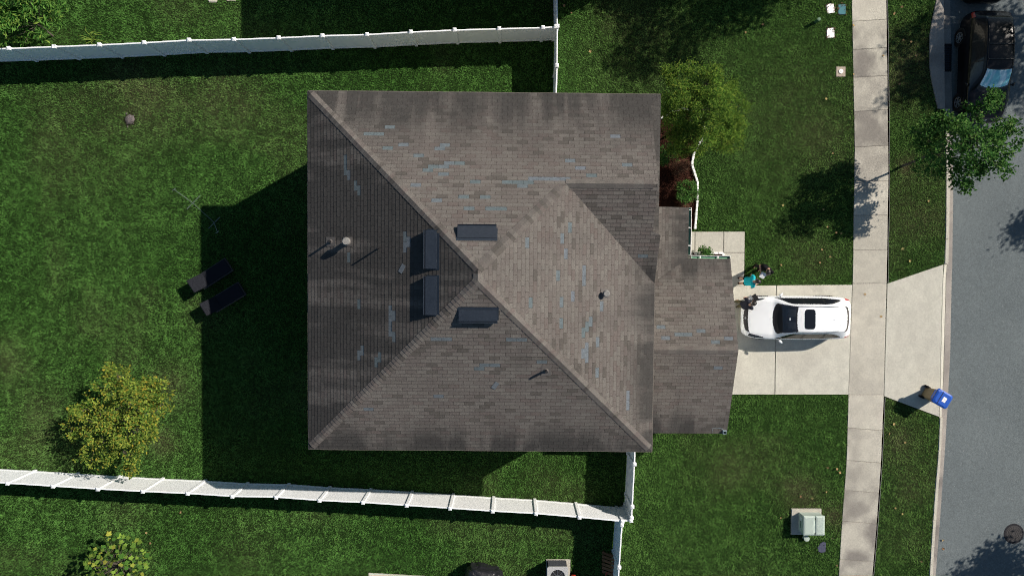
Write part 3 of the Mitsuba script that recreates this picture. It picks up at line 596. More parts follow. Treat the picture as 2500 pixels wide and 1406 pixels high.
def lobe_points(lobes, n, twigs, sig, seed):
    r = np.random.default_rng(seed); w = np.array([l[1][0] * l[1][1] * l[1][2] for l in lobes]) ** .8; w /= w.sum(); out = []
    tw = []
    for _ in range(twigs):
        c, R = lobes[r.choice(len(lobes), p=w)]; d = r.normal(size=3); d /= np.linalg.norm(d); tw.append(np.array(c) + d * np.array(R) * r.random() ** .38)
    tw = np.array(tw); k = r.integers(0, len(tw), n)
    return tw[k] + r.normal(size=(n, 3)) * sig, tw
def plant(name, label, cat, base, lobes, nleaf, leaf, mat, twigs, sig, trunk_r=.06, seed=0, up=.5, aspect=.55, group=None, extra=None, limb_step=3):
    t = thing(name, label, cat, group)
    pts, tw = lobe_points(lobes, nleaf, twigs, sig, seed)
    pts[:, 2] = np.maximum(pts[:, 2], .05)
    m, uv = leaf_cloud(pts, leaf, up, aspect, seed=seed + 1); part(t, 'crown' if 'tree' in name else 'foliage', m, mat, uv=uv)
    b = np.array([*base, -.05]); top = np.mean([l[0] for l in lobes], 0); r = np.random.default_rng(seed + 2)
    fork = b + (top - b) * .55; ms = [tube([b, b + (fork - b) * .5 + [r.normal(0, .03), r.normal(0, .03), 0], fork], [trunk_r, trunk_r * .85, trunk_r * .7])]
    for c, R in lobes:
        c = np.array(c); ms.append(tube([fork, fork + (c - fork) * .5 + r.normal(0, .08, 3), c], [trunk_r * .5, trunk_r * .32, trunk_r * .12], 6))
    for q in tw[::limb_step]:
        c = min((np.array(l[0]) for l in lobes), key=lambda c_: np.linalg.norm(c_ - q)); ms.append(tube([c, (c + q) / 2 + r.normal(0, .04, 3), q], [trunk_r * .15, trunk_r * .1, .004], 4))
    part(t, 'trunk', cat_(ms), 'bark_mat'); return t
def lobes_px(L_, flat=.8):
    out = []
    for x, y, r, h in L_:
        R = r / F * (H - h); out.append((at(x, y, h), (R, R, R * flat)))
    return out
yt = lobes_px([(287, 915, 30, 2.3), (270, 950, 40, 2.0), (370, 955, 40, 2.2), (320, 985, 62, 2.6), (395, 985, 32, 2.0), (205, 1000, 42, 1.8), (180, 1045, 30, 1.5), (245, 1040, 58, 2.3), (330, 1050, 58, 2.5), (230, 1100, 40, 1.7), (300, 1105, 45, 2.0), (318, 1145, 26, 1.7), (316, 1160, 14, 1.6)])
plant('yellow_tree', 'yellow green young tree standing in the back lawn by the lower fence', 'tree', A2(362, 1006), yt, 8200, .115, 'leaf_yellow', 260, .10, .06, 11, .55, .6)
st = lobes_px([(2275, 290, 32, 3.2), (2248, 325, 26, 2.8), (2400, 265, 38, 3.6), (2425, 232, 18, 3.6), (2310, 345, 56, 3.4), (2385, 345, 62, 4.2), (2450, 335, 46, 3.6), (2490, 305, 20, 3.4), (2270, 390, 40, 2.4), (2345, 410, 50, 2.8), (2425, 395, 48, 3.4), (2360, 455, 18, 2.6), (2265, 345, 38, 2.3), (2330, 300, 30, 3.0)])
plant('street_tree', 'dark green street tree on the verge overhanging the front of the black car', 'tree', A2(2200, 407), st, 7400, .135, 'leaf_green', 230, .11, .055, 12, .45, .6)
bt = lobes_px([(a, b_, c_ * .96, h_) for a, b_, c_, h_ in [(1640, 182, 28, 2.8), (1682, 165, 24, 3.0), (1725, 205, 52, 3.4), (1775, 235, 42, 3.0), (1808, 258, 22, 2.6), (1670, 235, 52, 3.4), (1735, 270, 60, 3.9), (1790, 305, 32, 2.8), (1665, 300, 50, 3.0), (1700, 335, 48, 3.0), (1760, 330, 46, 2.8), (1790, 345, 26, 2.2), (1660, 365, 26, 2.2), (1640, 265, 34, 2.6)]])
plant('weeping_tree', 'wispy light green tree in the front bed beside the house corner', 'tree', A2(1668, 310), bt, 26000, .11, 'leaf_pale', 420, .10, .05, 13, .35, .30, limb_step=2)
def small(name, label, x, y, r, h, n, leaf, mat, seed, cat='shrub', aspect=.6, tw=60, sig=.06, up=.5):
    R = r / F * (H - h); c = at(x, y, h); rr = np.random.default_rng(seed); lb = [(c, (R, R, h * .7))] + [(c + np.array([math.cos(a) * R * .55, math.sin(a) * R * .55, rr.uniform(-.1, .1)]), (R * .5, R * .5, h * .5)) for a in rr.uniform(0, 6.28, 4)]
    return plant(name, label, cat, c[:2], lb, n, leaf, mat, tw, sig, .02, seed, up, aspect)
small('shrub', 'round green shrub at the front bed edge near the porch roof', 1680, 465, 30, .55, 2200, .075, 'leaf_green', 21)
small('shrub', 'dry brown shrub in the front bed above the round green shrub', 1660, 412, 24, .4, 1100, .08, 'leaf_dead', 22, aspect=.25)
small('shrub', 'dark green shrub against the house wall below the wispy tree', 1630, 378, 26, .5, 1200, .07, 'leaf_green', 23)
small('shrub', 'small dry tan shrub beside the top of the porch roof', 1675, 497, 16, .3, 500, .07, 'leaf_dead', 24, aspect=.25)
small('shrub', 'low leafy green plant in the white edged strip by the garage gutter', 1721, 624, 20, .4, 900, .075, 'leaf_green', 25)
bl_ = lobes_px([(20, 25, 40, 1.9), (75, 10, 45, 2.2), (125, 15, 30, 1.8), (45, 70, 35, 1.7), (90, 65, 32, 1.6), (10, 95, 30, 1.4), (60, 108, 24, 1.2), (-30, 40, 50, 2.2), (40, -40, 60, 2.2), (110, -50, 50, 2.0), (140, 40, 16, 1.3)])
plant('bush', 'tall leafy green bush in the top left corner behind the fence', 'bush', A2(130, 90), bl_, 2900, .25, 'leaf_bush', 95, .11, .04, 14, .35, .30)
fl = small('shrub', 'sparse orange flowers among the wispy tree branches', 1645, 348, 12, 2.4, 60, .06, 'leaf_orange', 27, tw=10) if False else None
# pieces that stand outside the frame and shade the picture
def big_tree(label, x, y, h, r, n, seed):
    rr = np.random.default_rng(seed); lb = [(np.array([x, y, h]), (r * .7, r * .7, r * .6))]
    for a in np.linspace(0, 6.28, 8)[:-1]: lb.append((np.array([x + math.cos(a) * r * .62, y + math.sin(a) * r * .62, h + rr.uniform(-.6, .6)]), (r * .42, r * .42, r * .4)))
    plant('shade_tree', label, 'tree', (x, y), lb, n, .2, 'leaf_green', 260, .22, .14, seed)
big_tree('large tree across the road shading the black car', 28.3, 13.3, 7.2, 3.1, 8000, 31)
big_tree('tall tree beyond the top edge over the front lawn', 15.8, 15.2, 8.0, 2.3, 3400, 32)
big_tree('street tree beyond the top edge by the sidewalk', 16.2, 15.2, 5.2, 1.9, 3600, 33)
big_tree('tree across the road at lower right', 28.0, -11.4, 5.0, 1.8, 5000, 34)
big_tree('small tree across the road at right', 29.5, 4.6, 5.0, .95, 1800, 35)
big_tree('tree on the lawn beyond the top edge', 11.9, 16.3, 6.0, 1.7, 4200, 36)
# sapling with leaves one can pick out one by one
t = thing('sapling_tree', 'small sapling with large yellow green leaves at the bottom left', 'tree')
c0 = at(292, 1375, 1.5); b0 = np.array([*A2(320, 1352), -.05]); ms = [tube([b0, (b0 + c0) / 2, c0 + [0, 0, .3]], [.03, .025, .012])]
r = np.random.default_rng(41); star = []
for i in range(10):
    a = math.pi * (-.94 + 1.88 * i / 9); R_ = (1.0, .62)[i % 2] if i not in (0, 9) else .55; star.append((math.cos(a) * R_ * .5 + .35, math.sin(a) * R_ * .5))
star = np.array([(-.05, 0)] + star); sf = [[0, i, i + 1] for i in range(1, 10)]
R0 = 78 / F * (H - 1.5)
crown_key = None
for i in range(290):
    d = r.normal(size=3); d[2] = abs(d[2]) * .9 - .1; d /= np.linalg.norm(d); q = c0 + d * np.array([R0, R0, .95]) * r.random() ** .35
    s = r.uniform(.16, .27); yaw = math.atan2(d[1], d[0]) + r.normal(0, .7)
    v = np.c_[star * s, -.25 * s * (np.hypot(*star.T)) ** 2]; m = TM(v, sf); m.apply_transform(trimesh.transformations.euler_matrix(r.normal(0, .4), r.normal(.25, .35), yaw)); m.apply_translation(q)
    if i % 4 == 0: ms.append(tube([c0 + (q - c0) * .1, (c0 + q) / 2 + [0, 0, .05], q], [.012, .008, .004], 5))
    part(t, 'leaf', m, 'leaf_big', uv=flatuv(m, r.random(), r.random()))
part(t, 'trunk', cat_(ms), 'bark_mat')
# weed tuft by the upper fence
t = thing('weed_tuft', 'tuft of long pale grass blades at the foot of the upper fence', 'weed')
c0 = np.array([*A2(230, 98), 0]); ms = []
for i in range(14):
    a = r.uniform(0, 6.28); L_ = r.uniform(.4, .75); e = c0 + [math.cos(a) * L_, math.sin(a) * L_ * .8, .12]; ms.append(tube([c0, c0 * .5 + e * .5 + [0, 0, .28], e], [.012, .012, .003], 4))
m = cat_(ms); part(t, 'blades', m, 'leaf_bush', uv=flatuv(m, .9, .97))
# mulch bed, edging blocks
struct('mulch_bed', sheet(bed.buffer(.02), -.02), 'mulch_mat', 'reddish brown mulch bed between the house and white edging', uv=None)
pts = np.c_[RNG.uniform(4.6, 9.0, 16000), RNG.uniform(1.2, 7.2, 16000)]; pts = pts[shapely.contains_xy(bed.buffer(-.05), pts[:, 0], pts[:, 1])]
m, uv = leaf_cloud(np.c_[pts, RNG.uniform(-.01, .03, len(pts))], .09, 1.2, .3, .02, seed=51); put('mulch', m, 'mulch_mat', uv=uv); labels['mulch'] = {'label': 'loose red brown mulch chips covering the front bed', 'category': 'mulch', 'kind': 'stuff'}
def edging(pts, label):
    t = thing('garden_edging', label, 'edging'); ls = LineString(pts); n_ = int(ls.length / .19)
    for i in range(n_):
        p = ls.interpolate((i + .5) / n_, True); q = ls.interpolate((i + .6) / n_, True); a = math.atan2(q.y - p.y, q.x - p.x); hl = ls.length / n_ / 2 - .006
        part(t, 'block', mv(rotz(cham(-hl, hl, -.05, .05, -.03, .10 + r.uniform(-.012, .012), .012), a + r.normal(0, .03)), (p.x, p.y, 0)), 'white_mat')
edging(EDGE, 'curving row of white blocks around the mulch bed')
edging(line([(1694, 618), (1764, 618), (1766, 630)]), 'short straight row of white blocks between path and garage gutter')
struct('planting_strip', sheet(Polygon([A2(1690, 619), A2(1765, 619), A2(1765, 660), A2(1690, 660)]), .033), 'mulch_mat', 'narrow dark planting strip behind the short white blocks', uv=None)
# ------------------------------------------------------------------ cars
from scipy.interpolate import PchipInterpolator as PC
from scipy.ndimage import map_coordinates
M('paint_white', pr((0.80, 0.82, 0.84), 0.28, clearcoat=1.0, clearcoat_gloss=.9, specular=.5)); M('paint_black', pr((0.004, 0.004, 0.006), 0.2, specular=.25, clearcoat=.35, clearcoat_gloss=.95))
M('lamp_mat', pr((0.62, 0.64, 0.66), 0.15, clearcoat=1.0)); M('lamp_dark', pr((0.035, 0.038, 0.042), 0.15, clearcoat=1.0)); M('red_lamp', pr((0.35, 0.02, 0.02), 0.2, clearcoat=1.0))
M('dash_mat', diffuse((0.028, 0.032, 0.036))); M('seat_mat', diffuse((0.05, 0.055, 0.06)))
M('sunshade_mat', pr(proc(lambda p, n, uv: mix((0.20, 0.56, 0.62), (0.66, 0.82, 0.86), smoothstep(.3, .8, noise(uv.x * 14, uv.y * 2, 0.0)))), .3, metallic=.35))
class Car:
    def __init__(s, key, L, tf, paint):
        s.key, s.L, s.tf, s.paint = key, L, tf, paint
        k = L / 4.55
        X = np.array([0, .06, .2, .5, 1.0, 1.16, 1.5, 2.0, 2.6, 3.2, 3.75, 4.05, 4.35, 4.5, 4.55]) * k
        w = [.52, .70, .81, .895, .93, .935, .94, .94, .935, .93, .915, .895, .84, .74, .62]
        zt = [.62, .74, .84, .93, 1.035, 1.06, 1.30, 1.585, 1.655, 1.655, 1.60, 1.50, 1.16, .98, .80]
        zb = [.56, .66, .76, .85, .95, .965, .99, 1.02, 1.05, 1.08, 1.11, 1.12, 1.02, .90, .72]
        wr = [.34, .50, .60, .66, .70, .70, .635, .575, .575, .565, .54, .53, .56, .52, .42]
        lo = [.36, .26, .22, .21, .2, .2, .2, .2, .2, .2, .2, .22, .27, .34, .40]
        fw, ft, fb, fr, fl_ = (PC(X, a) for a in (w, zt, zb, wr, lo))
        s.xs = np.unique(np.r_[np.linspace(0, .3 * k, 14), np.linspace(.3 * k, 4.2 * k, 70), np.linspace(4.2 * k, L, 16)]); s.m = 5
        G = []
        for x in s.xs:
            W, zt_, zb_, R, l = fw(x), ft(x), fb(x), fr(x), fl_(x); g = zt_ - zb_
            K = np.array([(W * .9, l), (W * .985, l + .09), (W, l + (zb_ - l) * .5), (W * .985, zb_ - .10 * min(1, (zb_ - l) / .4)), (W * .95, zb_), (R + .045, zb_ + g * .80), (R - .03, zb_ + g * .955), (R * .55, zt_ - g * .008), (0, zt_)])
            tt = np.linspace(0, 8, 8 * s.m + 1); hy, hz = PC(np.arange(9), K[:, 0])(tt), PC(np.arange(9), K[:, 1])(tt)
            G.append(np.vstack([np.c_[np.full(len(tt), x), hy, hz], np.c_[np.full(len(tt), x), -hy, hz][::-1][1:]]))
        s.G = np.array(G); ni, nj = s.G.shape[:2]
        v = s.G.reshape(-1, 3); f = []
        for i in range(ni - 1):
            for j in range(nj - 1): a = i * nj + j; f += [[a, a + nj, a + nj + 1], [a, a + nj + 1, a + 1]]
            a = i * nj; f += [[a, a + nj - 1, a + 2 * nj - 1], [a, a + 2 * nj - 1, a + nj]]
        for e, o in ((0, 1), (ni - 1, -1)):
            c = len(v); v = np.vstack([v, s.G[e].mean(0)])
            for j in range(nj): q = [e * nj + j, e * nj + (j + 1) % nj, c]; f.append(q if o > 0 else q[::-1])
        s.body = TM(v, f); s.body.fix_normals() if s.body.volume < 0 else None
        s.sg = 1.0
    def S(s, x, t):
        """Point(s) of the skin: x along the car, t 0..16 round the section (8 = middle of the roof)."""
        x, t = np.broadcast_arrays(np.asarray(x, float), np.asarray(t, float)); i = np.interp(x, s.xs, np.arange(len(s.xs)))
        return np.stack([map_coordinates(s.G[..., k], [i.ravel(), t.ravel() * s.m], order=1, mode='nearest').reshape(x.shape) for k in range(3)], -1)
    def patch(s, fx, ft, nu=14, nv=10, off=.006):
        u, v = np.meshgrid(np.linspace(0, 1, nu), np.linspace(0, 1, nv), indexing='ij'); x, t = fx(u, v), ft(u, v); P = s.S(x, t)
        dx = s.S(x + .01, t) - s.S(x - .01, t); dt = s.S(x, t + .05) - s.S(x, t - .05); n = np.cross(dx, dt); n /= np.linalg.norm(n, axis=-1, keepdims=True) + 1e-12
        ref = P - np.array([0, 0, .6]); ref[..., 0] = 0; n *= np.sign((n * ref).sum(-1, keepdims=True) + 1e-9)
        P = (P + n * off).reshape(-1, 3); f = []
        for i in range(nu - 1):
            for j in range(nv - 1): a = i * nv + j; f += [[a, a + nv, a + nv + 1], [a, a + nv + 1, a + 1]]
        m = TM(P, f)
        if (m.face_normals * n.reshape(-1, 3)[m.faces[:, 0]]).sum(1).mean() < 0: m.invert()
        s.uvp = np.c_[u.ravel(), v.ravel()]
        return m
    def add(s, name, m, mat, smooth=40, parent=None, uv=None, label=None):
        m = m.copy(); m.apply_transform(s.tf); return part(parent or s.key, name, m, mat, smooth=smooth, uv=uv, label=label)
def wheel_meshes(r=.345, w=.22):
    tyre = lathe([(r * .66, -w / 2), (r * .95, -w / 2), (r, -w / 2 + .03), (r, w / 2 - .03), (r * .95, w / 2), (r * .66, w / 2), (r * .66, -w / 2)], 36)
    rim = [lathe([(r * .66, -.02), (r * .66, w / 2 + .004), (r * .60, w / 2 + .004), (r * .58, -.02)], 36), cyl(.05, -.02, w / 2 + .006, 16)]
    for k in range(5):
        for q in (-.14, .14): rim.append(rotz(hull([(x, y + (q * x), z) for x in (.03, r * .61) for y in (-.016, .016) for z in (w / 2 - .03, w / 2)]), k * 2 * math.pi / 5 + q * .4))
    return tyre, cat_(rim), cyl(r * .64, -.03, .02, 24)
def build_car(key, L, pos, yaw, paint, white):
    c, s_ = math.cos(yaw), math.sin(yaw); tf = np.array([[c, -s_, 0, pos[0]], [s_, c, 0, pos[1]], [0, 0, 1, pos[2]], [0, 0, 0, 1.]])
    C = Car(key, L, tf, paint); k = L / 4.55; lin = lambda a, b: (lambda u, v: a + (b - a) * u)
    C.add('body', C.body, paint, smooth=35)
    cow = lambda t: (1.13 + .20 * ((t - 8) / 2.1) ** 2) * k; hd = lambda t: (1.97 + .07 * ((t - 8) / 2.1) ** 2) * k; cw2 = lambda t: (1.29 + .15 * ((t - 8) / 2.1) ** 2) * k
    tw = lambda a: (lambda u, v: 8 - a + 2 * a * v)
    C.add('windshield_surround', C.patch(lambda u, v: cow(8 - 2.05 + 4.1 * v) + (hd(8 - 2.05 + 4.1 * v) - cow(8 - 2.05 + 4.1 * v)) * u, tw(2.05), 16, 20, .004), 'black_mat')
    ws = C.patch(lambda u, v: cw2(8 - 1.9 + 3.8 * v) + (hd(8 - 1.9 + 3.8 * v) - .03 - cw2(8 - 1.9 + 3.8 * v)) * u, tw(1.9), 16, 20, .016)
    if white:
        wk = C.add('windshield', ws, 'pane_mat')
        C.add('dashboard', C.patch(lambda u, v: cw2(8 - 1.7 + 3.4 * v) + (.3 + .05 * np.sin(v * 9)) * k * u, lambda u, v: 8 - 1.7 + 3.4 * v, 8, 16, .008), 'dash_mat')
        for t0 in (6.7, 8.35): C.add('seat', C.patch(lambda u, v, t0=t0: (1.66 + .26 * u) * k, lambda u, v, t0=t0: t0 + 1.0 * v, 6, 8, .008), 'seat_mat')
        C.add('mirror_mount', C.patch(lambda u, v: (1.70 + .05 * u) * k, lambda u, v: 7.86 + .3 * v, 4, 4, .020), 'white_mat')
    else:
        C.add('windshield', ws, 'pane_mat')
        m = C.patch(lambda u, v: cw2(8 - 1.85 + 3.7 * v) + .03 + (hd(8 - 1.85 + 3.7 * v) - .07 - cw2(8 - 1.85 + 3.7 * v)) * u, tw(1.85), 14, 40, .009)
        m.vertices[:, 2] += .003 * np.sin(C.uvp[:, 1] * 40); m_uv = np.c_[C.uvp[:, 1], C.uvp[:, 0]]
        C.add('sunshade', m, 'sunshade_mat', smooth=True, uv=m_uv, label='silver blue reflective sunshade inside the windshield')
    for a in (6.9, 9.0): C.add('wiper', C.patch(lambda u, v, a=a: cow(8) + (.10 + .03 * v + .012 * u) * k, lambda u, v, a=a: a + .9 * v - .2, 3, 8, .022), 'black_mat')
    for sd in (0, 1):
        tt = (lambda t: t) if sd == 0 else (lambda t: 16 - t)
        def sx(u, v): return (1.22 + 2.72 * u) * k
        top = lambda u: 4.95 - .55 * np.clip((u - .72) / .28, 0, 1) ** 1.5 - .75 * np.clip((.22 - u) / .22, 0, 1)
        bot = lambda u: 4.12 + .18 * np.clip((u - .7) / .3, 0, 1)
        C.add('side_window', C.patch(sx, lambda u, v: tt(bot(u) + (np.maximum(top(u), bot(u) + .02) - bot(u)) * v), 40, 6, .005), 'glass_dark_mat')
        for px in (.40, .71): C.add('pillar', C.patch(lambda u, v: (1.22 + 2.72 * (px + .022 * u)) * k, lambda u, v: tt(4.1 + .82 * v), 3, 6, .009), 'black_mat')
        C.add('headlight', C.patch(lambda u, v: (.17 + .62 * u + .05 * v) * k, lambda u, v: tt(3.9 + (1.0 * (1 - u) ** .7 + .08) * v + .30 * u), 18, 8, .006), 'lamp_dark')
        C.add('taillight', C.patch(lambda u, v: (4.18 + .26 * u) * k, lambda u, v: tt(3.3 + 1.0 * v), 8, 6, .006), 'red_lamp')
        C.add('roof_rail', tube(C.S(np.linspace(1.98, 3.7, 12) * k, tt(6.0)) + [0, 0, .03], .014, 6), 'black_mat' if not white else 'metal_mat')
        for xh in (1.95, 2.85): C.add('door_handle', C.patch(lambda u, v: (xh + .2 * u) * k, lambda u, v: tt(3.25 + .12 * v), 4, 3, .02), paint)
        sg = 1 if sd == 0 else -1
        q = C.S(1.46 * k, tt(4.1)); mm = hull([(x, y, z) for x, y, z in [(-.02, 0, -.03), (.05, 0, .03), (-.06, .10, -.07), (.10, .20, -.08), (-.05, .10, .08), (.13, .25, .06), (.16, .2, .0), (-.07, .15, .0)]])
        mm.vertices[:, 1] *= sg; mm = mm.subdivide_loop(2); mm = mv(mm, q); C.add('mirror', mm, paint, smooth=True)
        mm = mv(hull([(0, 0, -.02), (.04, 0, .02), (.0, sg * .13, -.03), (.06, sg * .13, .0), (0, sg * .13, .02)]), q - [0, 0, .03]); C.add('mirror_arm', mm, 'black_mat')
        for xw in (.9, 3.6):
            wz = C.S(xw * k, tt(1.5))[1]; R = np.array([[1, 0, 0, 0], [0, 0, sg, 0], [0, 1, 0, 0], [0, 0, 0, 1.]])
            R = np.array([[1, 0, 0, xw * k], [0, 0, sg, wz - sg * .095], [0, 1, 0, .345], [0, 0, 0, 1.]])
            ty, rm, hub = wheel_meshes()
            def pos_(m): m = m.copy(); m.apply_transform(R); (m.invert() if np.linalg.det(R[:3, :3]) < 0 else None); return m
            arch = cyl(.405, 0, .1, 32); C.add('wheel_arch', pos_(arch), 'black_mat', smooth=False)
            wk = C.add('wheel', pos_(hub), 'dark_mat'); C.add('tyre', pos_(ty), 'rubber_mat', parent=wk); C.add('rim', pos_(rm), 'metal_mat', parent=wk)
    C.add('rear_window', C.patch(lambda u, v: (4.16 + .20 * u * (1 - .75 * (2 * v - 1) ** 2) - .24 * (2 * v - 1) ** 2) * k, lambda u, v: 5.3 + 5.4 * v, 8, 28, .006), 'glass_dark_mat')
    C.add('grille', C.patch(lambda u, v: (.015 + .14 * u + .07 * ((v - .5) * 2) ** 2) * k, lambda u, v: 5.6 + 4.8 * v, 8, 16, .006), 'black_mat')
    C.add('plate', C.patch(lambda u, v: L - (.03 - .015 * u) * k, lambda u, v: 7.2 + 1.6 * v, 3, 5, .006), 'white_mat' if white else 'dark_mat')
    C.add('bumper_lower', C.patch(lambda u, v: (.02 + .25 * u) * k, lambda u, v: .3 + .6 * v, 6, 3, .006), 'black_mat'); C.add('bumper_lower', C.patch(lambda u, v: (.02 + .25 * u) * k, lambda u, v: 15.1 + .6 * v, 6, 3, .006), 'black_mat')
    e = C.S(.075 * k, 8); em = trimesh.creation.torus(.055, .008, 24, 8); em.vertices[:, 0] *= .62; em = cat_([em, bx(-.028, .028, -.008, .008, -.005, .005)]); em = rotz(em, .25)
    em.apply_transform(trimesh.transformations.rotation_matrix(-.75, [0, 1, 0])); C.add('emblem', mv(em, e + [-.012, 0, .015]), 'metal_mat')
    for tt_ in (5.55, 10.45): C.add('hood_seam', C.patch(lambda u, v: (.30 + .92 * u) * k, lambda u, v: tt_ + (.028 * v) + (.22 if tt_ > 8 else -.22) * (u - 1) * -1 * .9, 16, 2, .002), 'dark_mat')
    if white:
        def rr_patch(x0, x1, t0, t1, off):
            return C.patch(lambda u, v: ((x0 + x1) / 2 + (x1 - x0) / 2 * (2 * u - 1) * (1 - .12 * np.abs(2 * v - 1) ** 8)) * k, lambda u, v: (t0 + t1) / 2 + (t1 - t0) / 2 * (2 * v - 1) * (1 - .12 * np.abs(2 * u - 1) ** 8), 12, 16, off)
        C.add('sunroof', rr_patch(2.26, 2.70, 6.62, 9.38, .006), 'glass_dark_mat')
        C.add('antenna', hull([C.S(3.5, 8) + q for q in ([-.1, 0, .0], [.08, .02, 0], [.08, -.02, 0], [.07, 0, .05])]), paint)
        C.add('hatch_seam', C.patch(lambda u, v: (3.79 + .006 * u) * k, lambda u, v: 6.1 + 3.8 * v, 2, 16, .002), 'dark_mat')
        for sg in (6.04, 9.9): C.add('roof_seam', C.patch(lambda u, v: (1.98 + 1.75 * u) * k, lambda u, v: sg + .05 * v, 20, 2, .003), 'dark_mat')
    else:
        for x in (2.35, 2.95):
            a, b = C.S(x * k, 6.0) + [0, 0, .05], C.S(x * k, 10.0) + [0, 0, .05]; C.add('crossbar', tube([a, (a + b) / 2 + [0, 0, .012], b], .022, 8), 'black_mat')
        for x in (2.06, 3.75): C.add('roof_seam', C.patch(lambda u, v: (x + .008 * u) * k, lambda u, v: 6.2 + 3.6 * v, 2, 12, .003), 'dark_mat')
    return C
wc = thing('white_car', 'white crossover car with black sunroof parked on the concrete driveway', 'car')
build_car(wc, 4.58, (10.24, -2.41, .032), 0.0, 'paint_white', True)
bc = thing('black_car', 'black crossover car with silver blue windshield sunshade parked at the curb', 'car', 'black cars parked along the curb')
build_car(bc, 4.70, (20.62, 6.05, -.10), math.pi / 2, 'paint_black', False)
bc2 = thing('black_car', 'black car at the top edge with only its front bumper in view', 'car', 'black cars parked along the curb')
build_car(bc2, 4.70, (20.62, 11.22, -.10), math.pi / 2, 'paint_black', False)

# ------------------------------------------------------------------ people
def sph(c, r, n=1):
    m = trimesh.creation.icosphere(n); return m.vertices * r + np.asarray(c)
def bone(*js): return Manifold.hull_points(np.vstack([sph(c, r) for c, r in js]).astype(np.float64))
def fuse(ms, ref=.03, it=6):
    m = Manifold.batch_boolean(ms, __import__('manifold3d').OpType.Add).refine_to_length(ref).to_mesh(); t_ = trimesh.Trimesh(m.vert_properties[:, :3], m.tri_verts, process=False)
    trimesh.smoothing.filter_taubin(t_, .5, -.52, iterations=it); return t_
M('skin_mat', pr((0.42, 0.25, 0.18), .5)); M('hair_mat', pr((0.018, 0.015, 0.014), .5)); M('teal_cloth', diffuse(proc(lambda p, n, uv: mix((0.02, 0.42, 0.50), (0.03, 0.50, 0.58), fbm(p.x * 6, p.y * 6, p.z * 6, octaves=3))))); M('black_cloth', diffuse((0.014, 0.014, 0.016))); M('navy_cloth', diffuse((0.030, 0.032, 0.044))); M('khaki_cloth', diffuse((0.11, 0.10, 0.06))); M('sandal_mat', diffuse((0.03, 0.02, 0.016))); M('clip_mat', diffuse((0.16, 0.17, 0.18))); M('paper_mat', diffuse((0.80, 0.80, 0.82)))
